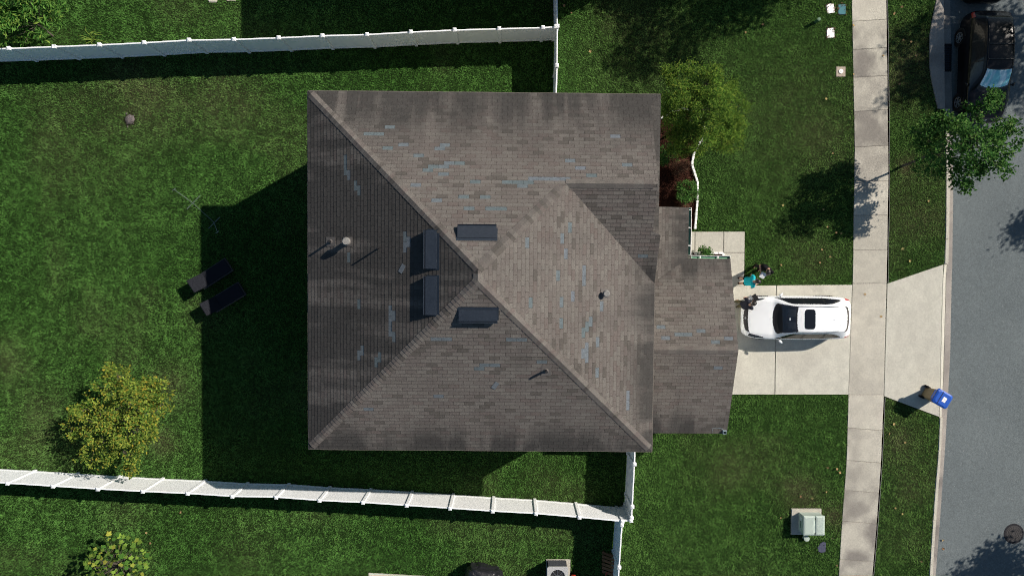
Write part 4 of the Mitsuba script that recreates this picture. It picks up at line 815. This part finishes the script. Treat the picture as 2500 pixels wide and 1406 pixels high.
def person(label, base, yaw, lean, hands, cl, hgt=1.7, head_turn=0.0, head_down=.35, shorts=False, stride=.0):
    """Figure facing +x before the turn by yaw; hands: (right, left) wrist points in that frame, relative to the feet."""
    t = thing('person', label, 'person'); k = hgt / 1.72
    ca, sa = math.cos(lean), math.sin(lean)
    def up(p):  # lean the trunk about the hips
        x, y, z = p; z -= .95; return np.array([x * ca + z * sa, y, -x * sa + z * ca + .95])
    pel, wst, che, nck = up((0, 0, .97)), up((.01, 0, 1.12)), up((0, 0, 1.32)), up((.01, 0, 1.49)); shl = [up((0, s * .185, 1.43)) for s in (-1, 1)]
    hd = up((.05, 0, 1.62)) + [head_down * .06, 0, -.01]; hdir = np.array([math.cos(head_turn) * math.cos(head_down), math.sin(head_turn) * math.cos(head_down), -math.sin(head_down)])
    hside = np.array([-math.sin(head_turn), math.cos(head_turn), 0]); hup = np.cross(hdir, hside)
    hip = [np.array([-.02, s * .09, .92]) for s in (-1, 1)]; knee = [np.array([.03 + s * stride * .5, s * .105, .50]) for s in (-1, 1)]; ank = [np.array([-.02 + s * stride, s * .12, .085]) for s in (-1, 1)]
    sk = [bone((hd, .088), (hd - hup * .075 + hdir * .03, .062)), bone((hd + hup * .02 - hdir * .02, .097)), bone((nck, .055), (hd - hup * .05 - hdir * .02, .05)), bone((che, .13), (nck, .06)), bone((hd + hdir * .088 - hup * .03, .014), (hd + hdir * .105 - hup * .04, .013)), bone((hd + hdir * .085 - hup * .075, .018), (hd + hdir * .07 - hup * .09, .02))]
    for s in (-1, 1): sk.append(bone((hd + hside * s * .093 - hup * .01, .018), (hd + hside * s * .09 - hup * .04, .014)))
    sk.append(bone((che + [0, -.09, 0], .11), (che + [0, .09, 0], .11), (wst + [0, -.06, 0], .10), (wst + [0, .06, 0], .10))); sk.append(bone((wst + [0, -.06, 0], .10), (wst + [0, .06, 0], .10), (hip[0], .10), (hip[1], .10)))
    elbows, wr_ = [], []
    for i, s in enumerate((-1, 1)):
        S_, Wp = shl[i], np.array(hands[i], float); d = Wp - S_; dist = min(np.linalg.norm(d), .53); d /= np.linalg.norm(d); Wp = S_ + d * dist
        o = np.array([-.25, s * .5, -.85]); o -= d * (o @ d); o /= np.linalg.norm(o); E_ = S_ + d * dist / 2 + o * math.sqrt(max(.28 ** 2 - (dist / 2) ** 2, 0)); elbows.append(E_); wr_.append(Wp)
        sk += [bone((che + [0, s * .08, .05], .08), (S_, .062)), bone((S_, .058), (E_, .042)), bone((E_, .042), (Wp, .028))]
        f = Wp - E_; f /= np.linalg.norm(f); side = np.cross(f, [0, 0, 1.]); side /= np.linalg.norm(side) + 1e-9; dn = np.cross(side, f); dn *= -np.sign(dn[2]) if dn[2] else 1
        kn = Wp + f * .095
        sk.append(bone((Wp, .026), (Wp + f * .03 + side * .02, .018), (Wp + f * .03 - side * .02, .018), (kn + side * .03, .012), (kn - side * .03, .012)))
        for q, Lf in zip((-.033, -.011, .011, .033), (.062, .075, .08, .068)):
            a = kn + side * q; b = a + f * Lf * .55 + dn * .012; c_ = b + f * Lf * .3 + dn * Lf * .4; sk += [bone((a, .0105), (b, .009)), bone((b, .009), (c_, .008))]
        tb = Wp + f * .035 - side * s * .03; tm = tb + f * .04 - side * s * .03 + dn * .01; sk += [bone((tb, .013), (tm, .011)), bone((tm, .011), (tm + f * .03 + dn * .012, .009))]
    for i in (0, 1):
        sk += [bone((hip[i], .095), (knee[i], .058)), bone((knee[i], .056), (knee[i] * .4 + ank[i] * .6 - [.012, 0, 0], .056)), bone((knee[i] * .4 + ank[i] * .6 - [.012, 0, 0], .054), (ank[i], .04)), bone((ank[i] - [.03, 0, .045], .035), (ank[i] + [.13, 0, -.05], .032))]
    R = np.eye(4) * 1.0; c, s_ = math.cos(yaw), math.sin(yaw); R[:2, :2] = [[c * k, -s_ * k], [s_ * k, c * k]]; R[2, 2] = k; R[:3, 3] = base
    def fin(name, m, mat, label=None): m = m.copy(); m.apply_transform(R); return part(t, name, m, mat, smooth=True, label=label)
    fin('body', fuse(sk, .022, 4), 'skin_mat')
    e = .017; sh = [bone((che + [0, -.09, .0], .11 + e), (che + [0, .09, .0], .11 + e), (wst + [0, -.06, 0], .105 + e), (wst + [0, .06, 0], .105 + e)), bone((wst + [0, -.07, 0], .105 + e), (wst + [0, .07, 0], .105 + e), (hip[0] + [.0, 0, .02], .10 + e), (hip[1] + [0, 0, .02], .10 + e)), bone((che + [0, 0, .02], .12 + e), (nck - [0.01, 0, .05], .065))]
    for i, s in enumerate((-1, 1)): sh += [bone((che + [0, s * .08, .05], .085 + e), (shl[i], .065 + e)), bone((shl[i], .062 + e), (shl[i] * .35 + elbows[i] * .65, .055 + e))]
    fin('shirt', fuse(sh, .03, 8), cl[0])
    pt = [bone((hip[0], .105), (hip[1], .105), (hip[0] + [0, 0, .06], .10), (hip[1] + [0, 0, .06], .10))]
    for i in (0, 1):
        pt.append(bone((hip[i], .105), (knee[i] + ([0, 0, .04] if shorts else [0, 0, 0]), .076)))
        if not shorts: pt.append(bone((knee[i], .074), (ank[i] + [0, 0, .03], .062)))
    fin('shorts' if shorts else 'trousers', fuse(pt, .03, 6), cl[1])
    for i in (0, 1): fin('shoe', fuse([bone((ank[i] + [-.05, 0, -.052], .042), (ank[i] + [.09, -.012, -.06], .044), (ank[i] + [.15, 0, -.064], .032))], .02, 4), cl[2])
    hr = [bone((hd + hup * .025 - hdir * .028, .104)), bone((hd + hup * .05 + hdir * .01, .09)), bone((hd - hdir * .05 - hup * .03, .075))]; fin('hair', fuse(hr, .022, 5), cl[3])
    for s in (-1, 1): fin('eye', TM(sph(hd + hdir * .083 + hside * s * .032 + hup * .0, .012, 2), trimesh.creation.icosphere(2).faces), 'black_mat')
    return t, R, wr_
gp = lambda x, y, z=.032: (*A2(x, y, z), z)
p1, R1, w1 = person('person in bright turquoise shirt and dark shorts looking down by the path corner', gp(1806, 685), 0.0, .30, ((.36, -.13, 1.10), (.34, .12, 1.08)), ('teal_cloth', 'black_cloth', 'sandal_mat', 'hair_mat'), 1.66, 0, .5, True)
p2, R2, w2 = person('person in black shirt and dark trousers reading white papers on the lawn', gp(1848, 653, .01), math.radians(236), .20, ((.30, -.13, 1.20), (.30, .13, 1.18)), ('black_cloth', 'dark_mat', 'sandal_mat', 'hair_mat'), 1.76, 0, .55)
p3, R3, w3 = person('person in dark grey shirt holding a black tablet at the front of the white car', gp(1798, 741), math.radians(28), .20, ((.36, -.02, 1.15), (.34, .20, 1.15)), ('navy_cloth', 'khaki_cloth', 'sandal_mat', 'hair_mat'), 1.75, 0, .5)
def held(name, label, cat, R, m, loc, rot, mat):
    m = m.copy(); m.apply_transform(trimesh.transformations.euler_matrix(*rot)); m.apply_translation(loc); m.apply_transform(R); k = thing(name, label, cat); put(k, m, mat)
held('paper_sheet', 'white sheets of paper held by the person in the black shirt', 'paper', R2, cat_([bx(-.12, .14, -.10, .10, -.002, .002), rotz(bx(-.11, .13, -.1, .1, .004, .006), .2), rotz(bx(-.1, .1, -.08, .12, -.008, -.006), -.3)]), (.37, .0, 1.25), (0, .35, .1), 'paper_mat')
held('tablet', 'black tablet held by the person in the dark grey shirt', 'tablet', R3, cham(-.10, .10, -.14, .14, -.005, .005, .003), (.50, .10, 1.19), (0, .3, .1), 'rubber_mat')
held('clipboard', 'grey clipboard held against the dark grey shirt next to the tablet', 'clipboard', R3, bx(-.07, .07, -.09, .09, -.004, .004), (.32, .20, 1.22), (.0, .25, .2), 'clip_mat')

# ------------------------------------------------------------------ garden furniture and small things
M('wicker_mat', pr(proc(lambda p, n, uv: mix((0.020, 0.020, 0.024), (0.05, 0.05, 0.056), noise(p.x * 60, p.y * 60, p.z * 60))), .6)); M('lounge_top', diffuse(proc(lambda p, n, uv: mix((0.013, 0.014, 0.018), (0.023, 0.025, 0.031), noise(p.x * 40, p.y * 40, p.z * 40)))))
def lounger(x, y, ang, label):
    t = thing('sun_lounger', label, 'sun lounger', 'dark sun loungers on the back lawn'); b = np.array([*A2(x, y, .3), 0])
    tf = lambda m: mv(rotz(m, ang), b)
    part(t, 'frame', tf(cat_([cham(-.5, 1.02, -.33, .33, .14, .30, .02)])), 'wicker_mat'); part(t, 'seat', tf(cham(-.18, 1.0, -.30, .30, .301, .36, .025)), 'lounge_top')
    bk = cham(-.72, 0, -.31, .31, 0, .055, .02); bk.apply_transform(trimesh.transformations.rotation_matrix(math.radians(33), [0, 1, 0])); part(t, 'backrest', tf(mv(bk, (-.18, 0, .31))), 'lounge_top')
    for sx in (-.42, .92):
        for sy in (-.27, .27): part(t, 'leg', tf(bx(sx - .03, sx + .03, sy - .03, sy + .03, 0, .139)), 'wicker_mat')
lounger(511, 676, math.radians(33), 'dark sun lounger on the back lawn, upper one with whole backrest sunlit'); lounger(542, 733, math.radians(31), 'dark sun lounger on the back lawn, lower one with backrest half in shade')
# thin metal net frame
t = thing('net_frame', 'thin grey metal frame with two leaning posts and cross feet on the back lawn', 'frame')
M('frame_mat', pr((0.20, 0.23, 0.25), .45, metallic=.3))
B1, B2 = np.array([*A2(470, 495), .03]), np.array([*A2(523, 543), .03])
T1, T2 = at(425, 463, .92), at(531, 567, .5)
tb = lambda *P: tube(list(P), .013, 6)
part(t, 'base_bar', tube([B1, B2], .009, 6), 'frame_mat', smooth=True); part(t, 'post', tb(B1, T1), 'frame_mat', smooth=True); part(t, 'post', tb(B2, T2), 'frame_mat', smooth=True)
for B, a, b in ((B1, (490, 477), (457, 511)), (B2, (538, 530), (510, 558))): part(t, 'cross_foot', tb(np.array([*A2(*a), .03]), np.array([*A2(*b), .03])), 'frame_mat', smooth=True)
for Tp in (T1, T2): part(t, 'end_hook', tb(Tp + [-.08, -.05, 0], Tp, Tp + [.07, .06, .02]), 'frame_mat', smooth=True)
# stump
t = thing('stump', 'small grey cut tree stump in a bare spot of the back lawn', 'stump'); c = np.array([*A2(318, 292), 0])
mm = trimesh.creation.icosphere(4); d = mm.vertices.copy(); rad = .20 * (1 + .5 * (meshkit.fbm(d * 2.3 + 4, 3) - .5)); mm.vertices = d * rad[:, None] * [1, 1, .5]; mm.vertices[:, 2] = np.minimum(mm.vertices[:, 2], .06 + .03 * meshkit.noise(d * 6)) + .01
M('stump_mat', diffuse(proc(lambda p, n, uv: mix((0.05, 0.045, 0.045), (0.20, 0.175, 0.17), fbm(p.x * 12, p.y * 12, p.z * 12, octaves=3))))); part(t, 'wood', mv(mm, c), 'stump_mat'); cz = [hull(np.array([r.normal(0, .03, 3) for _ in range(8)])) for _ in range(16)]; part(t, 'debris', cat_([mv(q, c + [r.normal(0, .17), r.normal(-.06, .15), .03]) for q in cz]), 'stump_mat')
# utility boxes
M('util_green', pr(proc(lambda p, n, uv: mix((0.36, 0.43, 0.38), (0.42, 0.49, 0.44), fbm(p.x * 4, p.y * 4, p.z * 4, octaves=3))), .5)); M('teal_lid', diffuse((0.09, 0.22, 0.25))); M('slate_lid', diffuse((0.075, 0.08, 0.12))); M('dark_green', pr((0.05, 0.13, 0.07), .5))
t = thing('transformer_box', 'pale green electrical transformer cabinet on a concrete pad by the sidewalk', 'transformer')
xa, ya = A2(1930, 1303); xb, yb = A2(2003.6, 1240); m = slabtop(sbox(xa, ya, xb, yb), -.05, .09, .012); part(t, 'pad', m, 'walk_mat', uv=flatuv(m, .6, .2))
xa, ya = A2(1961, 1307, .64); xb, yb = A2(2014.6, 1259, .64); xm = A2(1990.6, 1280, .64)[0]
part(t, 'cabinet', cham(xa + .02, xb - .02, ya + .02, yb - .03, .091, .60, .015), 'util_green', label='darker green cabinet sides')
def lid(x0, x1): return hull(np.vstack([cham(x0, x1, ya, yb, .56, .63, .02).vertices, cham(x0 + .06, x1 - .06, ya + .06, yb - .06, .56, .65, .02).vertices]))
part(t, 'lid', lid(xa, xm - .004), 'util_green'); part(t, 'lid', lid(xm + .004, xb), 'util_green'); part(t, 'label_plate', bx(xa + .012, xa + .018, (ya + yb) / 2 + .12, (ya + yb) / 2 + .26, .30, .42), 'paper_mat'); part(t, 'label_plate', bx(xa + .012, xa + .018, (ya + yb) / 2 - .2, (ya + yb) / 2 + .1, .28, .34), 'dark_green')
for q in (.06, .8): part(t, 'hinge', bx(xm - .015, xm + .015, ya + q * (yb - ya), ya + (q + .1) * (yb - ya), .645, .66), 'dark_mat')
def disc(name, label, cat, x, y, rad, z, mat): t = thing(name, label, cat); b = (*A2(x, y, z), 0); part(t, 'body', mv(cyl(rad * .92, -.02, z - .02, 20), b), mat, smooth=30); part(t, 'lid', mv(cat_([cyl(rad, z - .02, z, 24), cyl(rad * .8, z, z + .012, 24, rad * .7)]), b), mat, smooth=30)
disc('service_pedestal', 'small round pale green cover below the transformer cabinet', 'utility cover', 1970, 1314.5, .125, .2, 'util_green'); disc('service_post', 'thin dark green round service post near the white meter lids', 'post', 2000, 47, .075, .38, 'dark_green')
t = thing('ground_cover', 'dark slate rounded utility cover sunk in grass below the transformer cabinet', 'utility cover'); P = Polygon([A2(*q) for q in ((1996, 1336), (2003, 1326), (2010, 1322), (2015, 1325), (2014, 1345), (2006, 1347), (1999, 1345))]).buffer(.02); part(t, 'lid', slabtop(P, -.02, .03, .01), 'slate_lid'); part(t, 'bolt', mv(cyl(.02, .03, .04, 10), (*A2(2011, 1330), 0)), 'black_mat')
def meter(name, label, x0, y0, x1, y1, mat, rot=0, dirt_=True):
    t = thing(name, label, 'meter cover'); cx, cy = A2((x0 + x1) / 2, (y0 + y1) / 2); w, h_ = (x1 - x0) / 55 / 2, (y1 - y0) / 55 / 2
    P = sbox(-w + .05, -h_ + .05, w - .05, h_ - .05).buffer(.05); tf = lambda m: mv(rotz(m, rot), (cx, cy, 0)); part(t, 'frame', tf(extr(P.buffer(.025), -.05, .012)), 'dark_mat'); part(t, 'lid', tf(slabtop(P, -.02, .035, .008)), mat); part(t, 'keyhole', tf(mv(cyl(.018, .035, .037, 10), (0, h_ - .07, 0))), 'black_mat')
    if dirt_:
        lf, uv_ = leaf_cloud(np.array([[r.normal(s * w, .04), r.uniform(-h_, h_), .045] for s in (-1, 1) for _ in range(9)] + [[r.uniform(-w, w), h_ + r.normal(-.02, .03), .045] for _ in range(8)]), .07, 1, .6, seed=61); part(t, 'dead_leaves', tf(lf), 'leaf_dead', uv=uv_)
meter('meter_cover', 'white plastic meter cover beside the teal one at the top', 2018, 11, 2036, 33, 'white_mat', .15); meter('meter_cover', 'teal plastic meter cover near the sidewalk at the top', 2046, 12, 2064, 36, 'teal_lid'); meter('meter_cover', 'white plastic meter cover below the green service post', 2018, 70, 2036, 93, 'white_mat', .05)
t = thing('cleanout', 'square tan concrete block with round white cleanout cap near the sidewalk', 'cleanout'); x, y = A2(2052, 176); M('tan_conc', diffuse((0.40, 0.34, 0.28))); part(t, 'collar', slabtop(sbox(x - .21, y - .22, x + .21, y + .22), -.03, .035, .015), 'tan_conc'); part(t, 'cap', mv(cyl(.095, .035, .06, 28), (x, y + .01, 0)), 'white_mat', smooth=30); part(t, 'nut', mv(cyl(.025, .06, .072, 6), (x, y + .01, 0)), 'galv_mat')
# wheeled bin
M('bin_blue', pr((0.018, 0.085, 0.42), .35)); M('bin_tan', pr((0.20, 0.155, 0.085), .5))
t = thing('wheelie_bin', 'olive brown wheeled bin with blue lid and white sticker at the curb', 'bin')
ba = math.radians(-30); bb = np.array([*A2(2262, 964, .0), .0]); lc = at(2303, 974, 1.08); base = np.array([*(lc[:2]), -.02]); tf = lambda m: mv(rotz(m, ba), base)
q = lambda hx, hy, z, c=.05: [(sx * (hx - e), sy * (hy - c + e), z) for sx in (-1, 1) for sy in (-1, 1) for e in (0, c)]
part(t, 'body', tf(hull(q(.27, .23, .02) + q(.27, .23, .3) + q(.33, .29, 1.0))), 'bin_tan'); lidm = hull(q(.375, .335, 1.0) + q(.365, .325, 1.05, .08) + q(.30, .26, 1.085, .08))
k = part(t, 'lid', tf(lidm), 'bin_blue'); part(k, 'groove', tf(bx(-.155, -.125, -.28, .28, 1.084, 1.09)), 'dark_mat'); part(k, 'sticker', tf(cat_([bx(-.02, .15, -.11, .11, 1.086, 1.09)])), 'paper_mat'); part(k, 'print', tf(cat_([bx(-.005 + .028 * j, .002 + .028 * j, -.08, .02 + .012 * (j % 3), 1.0905, 1.0915) for j in range(5)])), 'galv_mat'); part(k, 'hinge', tf(cat_([bx(-.36, -.33, -.28, .28, .97, 1.01)])), 'white_mat'); part(t, 'handle', tf(tube([(-.36, -.24, .96), (-.42, -.2, .98), (-.42, .2, .98), (-.36, .24, .96)], .018, 8)), 'bin_blue', smooth=True)
for s in (-1, 1):
    w = cyl(.13, -.035, .035, 28); w.apply_transform(trimesh.transformations.rotation_matrix(math.pi / 2, [1, 0, 0])); part(t, 'wheel', tf(mv(w, (-.26, s * .26, .13))), 'rubber_mat', smooth=30)
part(t, 'axle', tf(tube([(-.26, -.24, .13), (-.26, .24, .13)], .015, 8)), 'dark_mat')
# manhole
t = thing('manhole_cover', 'round iron manhole cover in the asphalt at lower right', 'manhole cover'); b = (*A2(2475, 1302, -.1), -.1); M('iron_mat', pr((0.045, 0.042, 0.042), .6, metallic=.3)); part(t, 'frame', mv(lathe([(.38, 0), (.46, .0), (.46, .006), (.38, .012), (.38, 0)], 48), b), 'dark_mat')
part(t, 'lid', mv(cat_([cyl(.375, -.01, .008, 48)] + [lathe([(ra, .008), (ra, .018), (ra + .025, .018), (ra + .025, .008)], 40) for ra in (.08, .16, .24, .32)] + [rotz(bx(.1, .34, -.008, .008, .008, .016), a) for a in np.arange(16) * math.pi / 8]), b), 'iron_mat')
# bottom edge: covered grill, air conditioner, planks, red things
M('tarp_mat', pr((0.016, 0.016, 0.020), .38)); t = thing('covered_grill', 'barbecue grill under a creased black cover at the bottom edge', 'grill'); c = np.array([*A2(1180, 1408, .7), 0]); mm = trimesh.creation.icosphere(5); d = mm.vertices; pw = lambda x, e: np.sign(x) * np.abs(x) ** e
v = np.c_[pw(d[:, 0], .55) * .78, pw(d[:, 1], .6) * .42, pw(d[:, 2], .55) * .56 + .56]; an = np.arctan2(d[:, 1], d[:, 0]); v[:, :2] *= (1 + .05 * np.sin(an * 9 + 3 * d[:, 2]) * (1 - .5 * d[:, 2]))[:, None]; v += (meshkit.fbm(v * 5, 4)[:, None] - .5) * .10; v[:, 2] = np.maximum(v[:, 2], .01); v[:, 0] += .05 * np.sin(v[:, 1] * 8); mm.vertices = v; part(t, 'cover', mv(rotz(mm, -.2), c), 'tarp_mat', smooth=True); None and part(t, 'piping', mv(tube([(-.22, .46, .02), (-.1, .50, .02), (.06, .50, .02), (.2, .44, .02)], .01, 6), c), 'galv_mat')
t = thing('air_conditioner', 'grey outdoor air conditioner with round fan grille on a pad', 'air conditioner'); x0, y1 = A2(1333, 1364); x1 = A2(1392, 1364)[0]; m = slabtop(sbox(x0, y1 - 1.1, x1, y1), -.02, .06, .012); part(t, 'pad', m, 'walk_mat', uv=flatuv(m, .6, .3)); a0 = A2(1336, 1383, .82); a1 = A2(1387, 1383, .82)
X0, X1, Y1 = a0[0], a1[0], a0[1]; Y0 = Y1 - (X1 - X0); part(t, 'body', cham(X0 + .03, X1 - .03, Y0 + .03, Y1 - .03, .061, .76, .03), 'dark_mat'); M('ac_fin', pr((0.05, 0.055, 0.065), .5)); part(t, 'louvres', cat_([bx(X0 + .06, X1 - .06, Y1 - .03, Y1 - .018, z, z + .02) for z in np.arange(.1, .72, .045)] + [bx(X0 + .018, X0 + .03, Y0 + .06, Y1 - .06, z, z + .02) for z in np.arange(.1, .72, .045)]), 'ac_fin', kind='stuff')
cc = ((X0 + X1) / 2, (Y0 + Y1) / 2); topP = sbox(X0 + .08, Y0 + .08, X1 - .08, Y1 - .08).buffer(.08).difference(Point(*cc).buffer(.33)); part(t, 'top', extr(topP, .761, .82), 'galv_mat'); part(t, 'grille', mv(cat_([lathe([(ra, .80), (ra + .008, .808), (ra + .008, .80)], 40) for ra in np.arange(.06, .33, .04)] + [rotz(bx(.03, .33, -.006, .006, .80, .812), a) for a in np.arange(8) * math.pi / 4] + [cyl(.07, .79, .815, 24)]), (*cc, 0)), 'metal_mat')
part(t, 'fan', mv(cat_([rotz(hull([(.04, -.05, .66), (.30, -.13, .64), (.30, .10, .70), (.04, .05, .68)] + [(.04, -.05, .665), (.30, -.13, .645), (.30, .10, .705), (.04, .05, .685)]), a) for a in (0, 2.09, 4.19)]), (*cc, 0)), 'galv_mat'); part(t, 'well', mv(cyl(.325, .761, .764, 32), (*cc, 0)), 'dark_mat')
M('red_mat', pr((0.50, 0.045, 0.02), .25, clearcoat=.8)); t = thing('red_container', 'glossy red rounded container on the grass next to the air conditioner', 'container'); c = np.array([*A2(1400, 1406), 0]); part(t, 'body', mv(lathe([(0, 0), (.12, .01), (.15, .08), (.15, .20), (.10, .27), (.04, .30), (0, .30)], 28), c), 'red_mat', smooth=True); part(t, 'cap', mv(cyl(.04, .30, .34, 16), c), 'white_mat')
t = thing('red_hose', 'red coiled hose lying among the planks at the bottom fence', 'hose'); c = np.array([*A2(1484, 1400), .0]); part(t, 'coil', cat_([mv(trimesh.creation.torus(.13 + .02 * i, .018, 28, 8), c + [.01 * i, .02 * i, .25 + .03 * i]) for i in range(4)]), 'red_mat', smooth=True)
M('plank_mat', diffuse(proc(lambda p, n, uv: mix((0.13, 0.065, 0.035), (0.24, 0.13, 0.07), uv.x) * (.7 + .6 * noise(p.x * 5, p.y * 40, p.z * 5))))); t = thing('wood_pallet', 'brown wooden pallet leaning against the bottom white fence', 'pallet'); c = np.array([*A2(1487, 1362), 0]); tilt_ = trimesh.transformations.rotation_matrix(math.radians(-42), [0, 1, 0])
for i in range(6):
    m = cham(-.42, .42, -.045 - .0, .075, .03, .05, .004); m = mv(m, (0, .42 - .17 * i - r.uniform(0, .03), 0)); m.apply_transform(tilt_); part(t, 'plank', mv(m, c + [0, -.1, .38]), 'plank_mat', uv=flatuv(m, r.random()))
for xq in (-.36, 0, .36): m = bx(xq - .02, xq + .02, -.55, .5, -.02, .029); m.apply_transform(tilt_); part(t, 'stringer', mv(m, c + [0, -.1, .38]), 'plank_mat', uv=flatuv(m, .2))
for x, lb in ((520, 'pale grey stepping stone at the top edge, left of two'), (565, 'pale grey stepping stone at the top edge, right of two')): t = thing('stepping_stone', lb, 'paving stone'); P = Point(*A2(x, 0)).buffer(.2).intersection(sbox(-100, A2(x, 7 if x < 550 else 4)[1], 100, 100)); m = slabtop(P, -.03, .05, .02); part(t, 'stone', m, 'walk_mat', uv=flatuv(m, .9, .2))
# fallen leaves one can point at
FL = [(1914, 500), (2011, 514), (2040, 567), (2052, 569), (2008, 608), (2024, 627), (2004, 642), (2015, 240), (1821, 77), (2035, 375), (2022, 555), (1908, 645), (2226, 101), (2204, 100), (2158, 135), (2196, 208), (2199, 18), (2184, 36), (2239, 137), (2266, 489), (2219, 636), (2202, 610), (2183, 1032), (2207, 1079), (2188, 1200+39), (2205, 1253), (2053, 1153), (2044, 1142), (1955, 1209), (1980, 1216), (2041, 1379), (1907, 1265), (2033, 1315), (2019, 1201), (2018, 1140), (1443, 128), (1360+34, 30), (1378, 12), (2110, 720), (2150, 775), (2086, 62), (2084, 180), (2302, 1320), (2306, 1340), (359, 1298), (365, 1325), (440, 1248), (2247, 1369), (2172, 1060), (1860, 800 - 740)]
def leaf_place(x, y):
    if 2079 < x < 2168: return 'sidewalk'
    if x > 2290: return 'curb at the bottom right'
    if x > 2168: return 'road verge above the driveway' if y < 700 else 'road verge below the bin'
    if y > 1090: return 'lawn around the transformer cabinet' if x > 1600 else 'lawn below the long lower fence'
    if x < 1500: return 'lawn right of the short top fence'
    return 'front lawn above the walkway people' if y > 450 else 'front lawn near the meter covers'
where = {}
for q in sorted(FL, key=lambda q: q[1]): where.setdefault(leaf_place(*q), []).append(q)
ORD = ['topmost', 'second', 'third', 'fourth', 'fifth', 'sixth', 'seventh', 'eighth', 'ninth', 'tenth', 'eleventh', 'twelfth', 'thirteenth', 'fourteenth', 'fifteenth']
for x, y in FL:
    pl_, ls_ = leaf_place(x, y), where[leaf_place(x, y)]; o_ = ls_.index((x, y)); nm = 'only one' if len(ls_) == 1 else (ORD[0] if o_ == 0 else ('lowest' if o_ == len(ls_) - 1 else ORD[o_] + ' from the top'))
    on_walk = 2079 < x < 2168; z = .036 if on_walk else (-.07 if x > 2290 else .06)
    s = r.uniform(.09, .15); v = np.c_[star * s, .35 * s * np.abs(star[:, 1]) + .25 * s * np.abs(star[:, 0])]; m = TM(v, sf); m.apply_transform(trimesh.transformations.euler_matrix(r.normal(0, .25), r.normal(0, .25), r.uniform(0, 6.28))); m.apply_translation(at(x, y, z))
    k = thing('fallen_leaf', f'dry fallen leaf on the {pl_}, {nm}', 'leaf', 'fallen leaves on lawn and pavement'); put(k, m, 'fallen_mat')
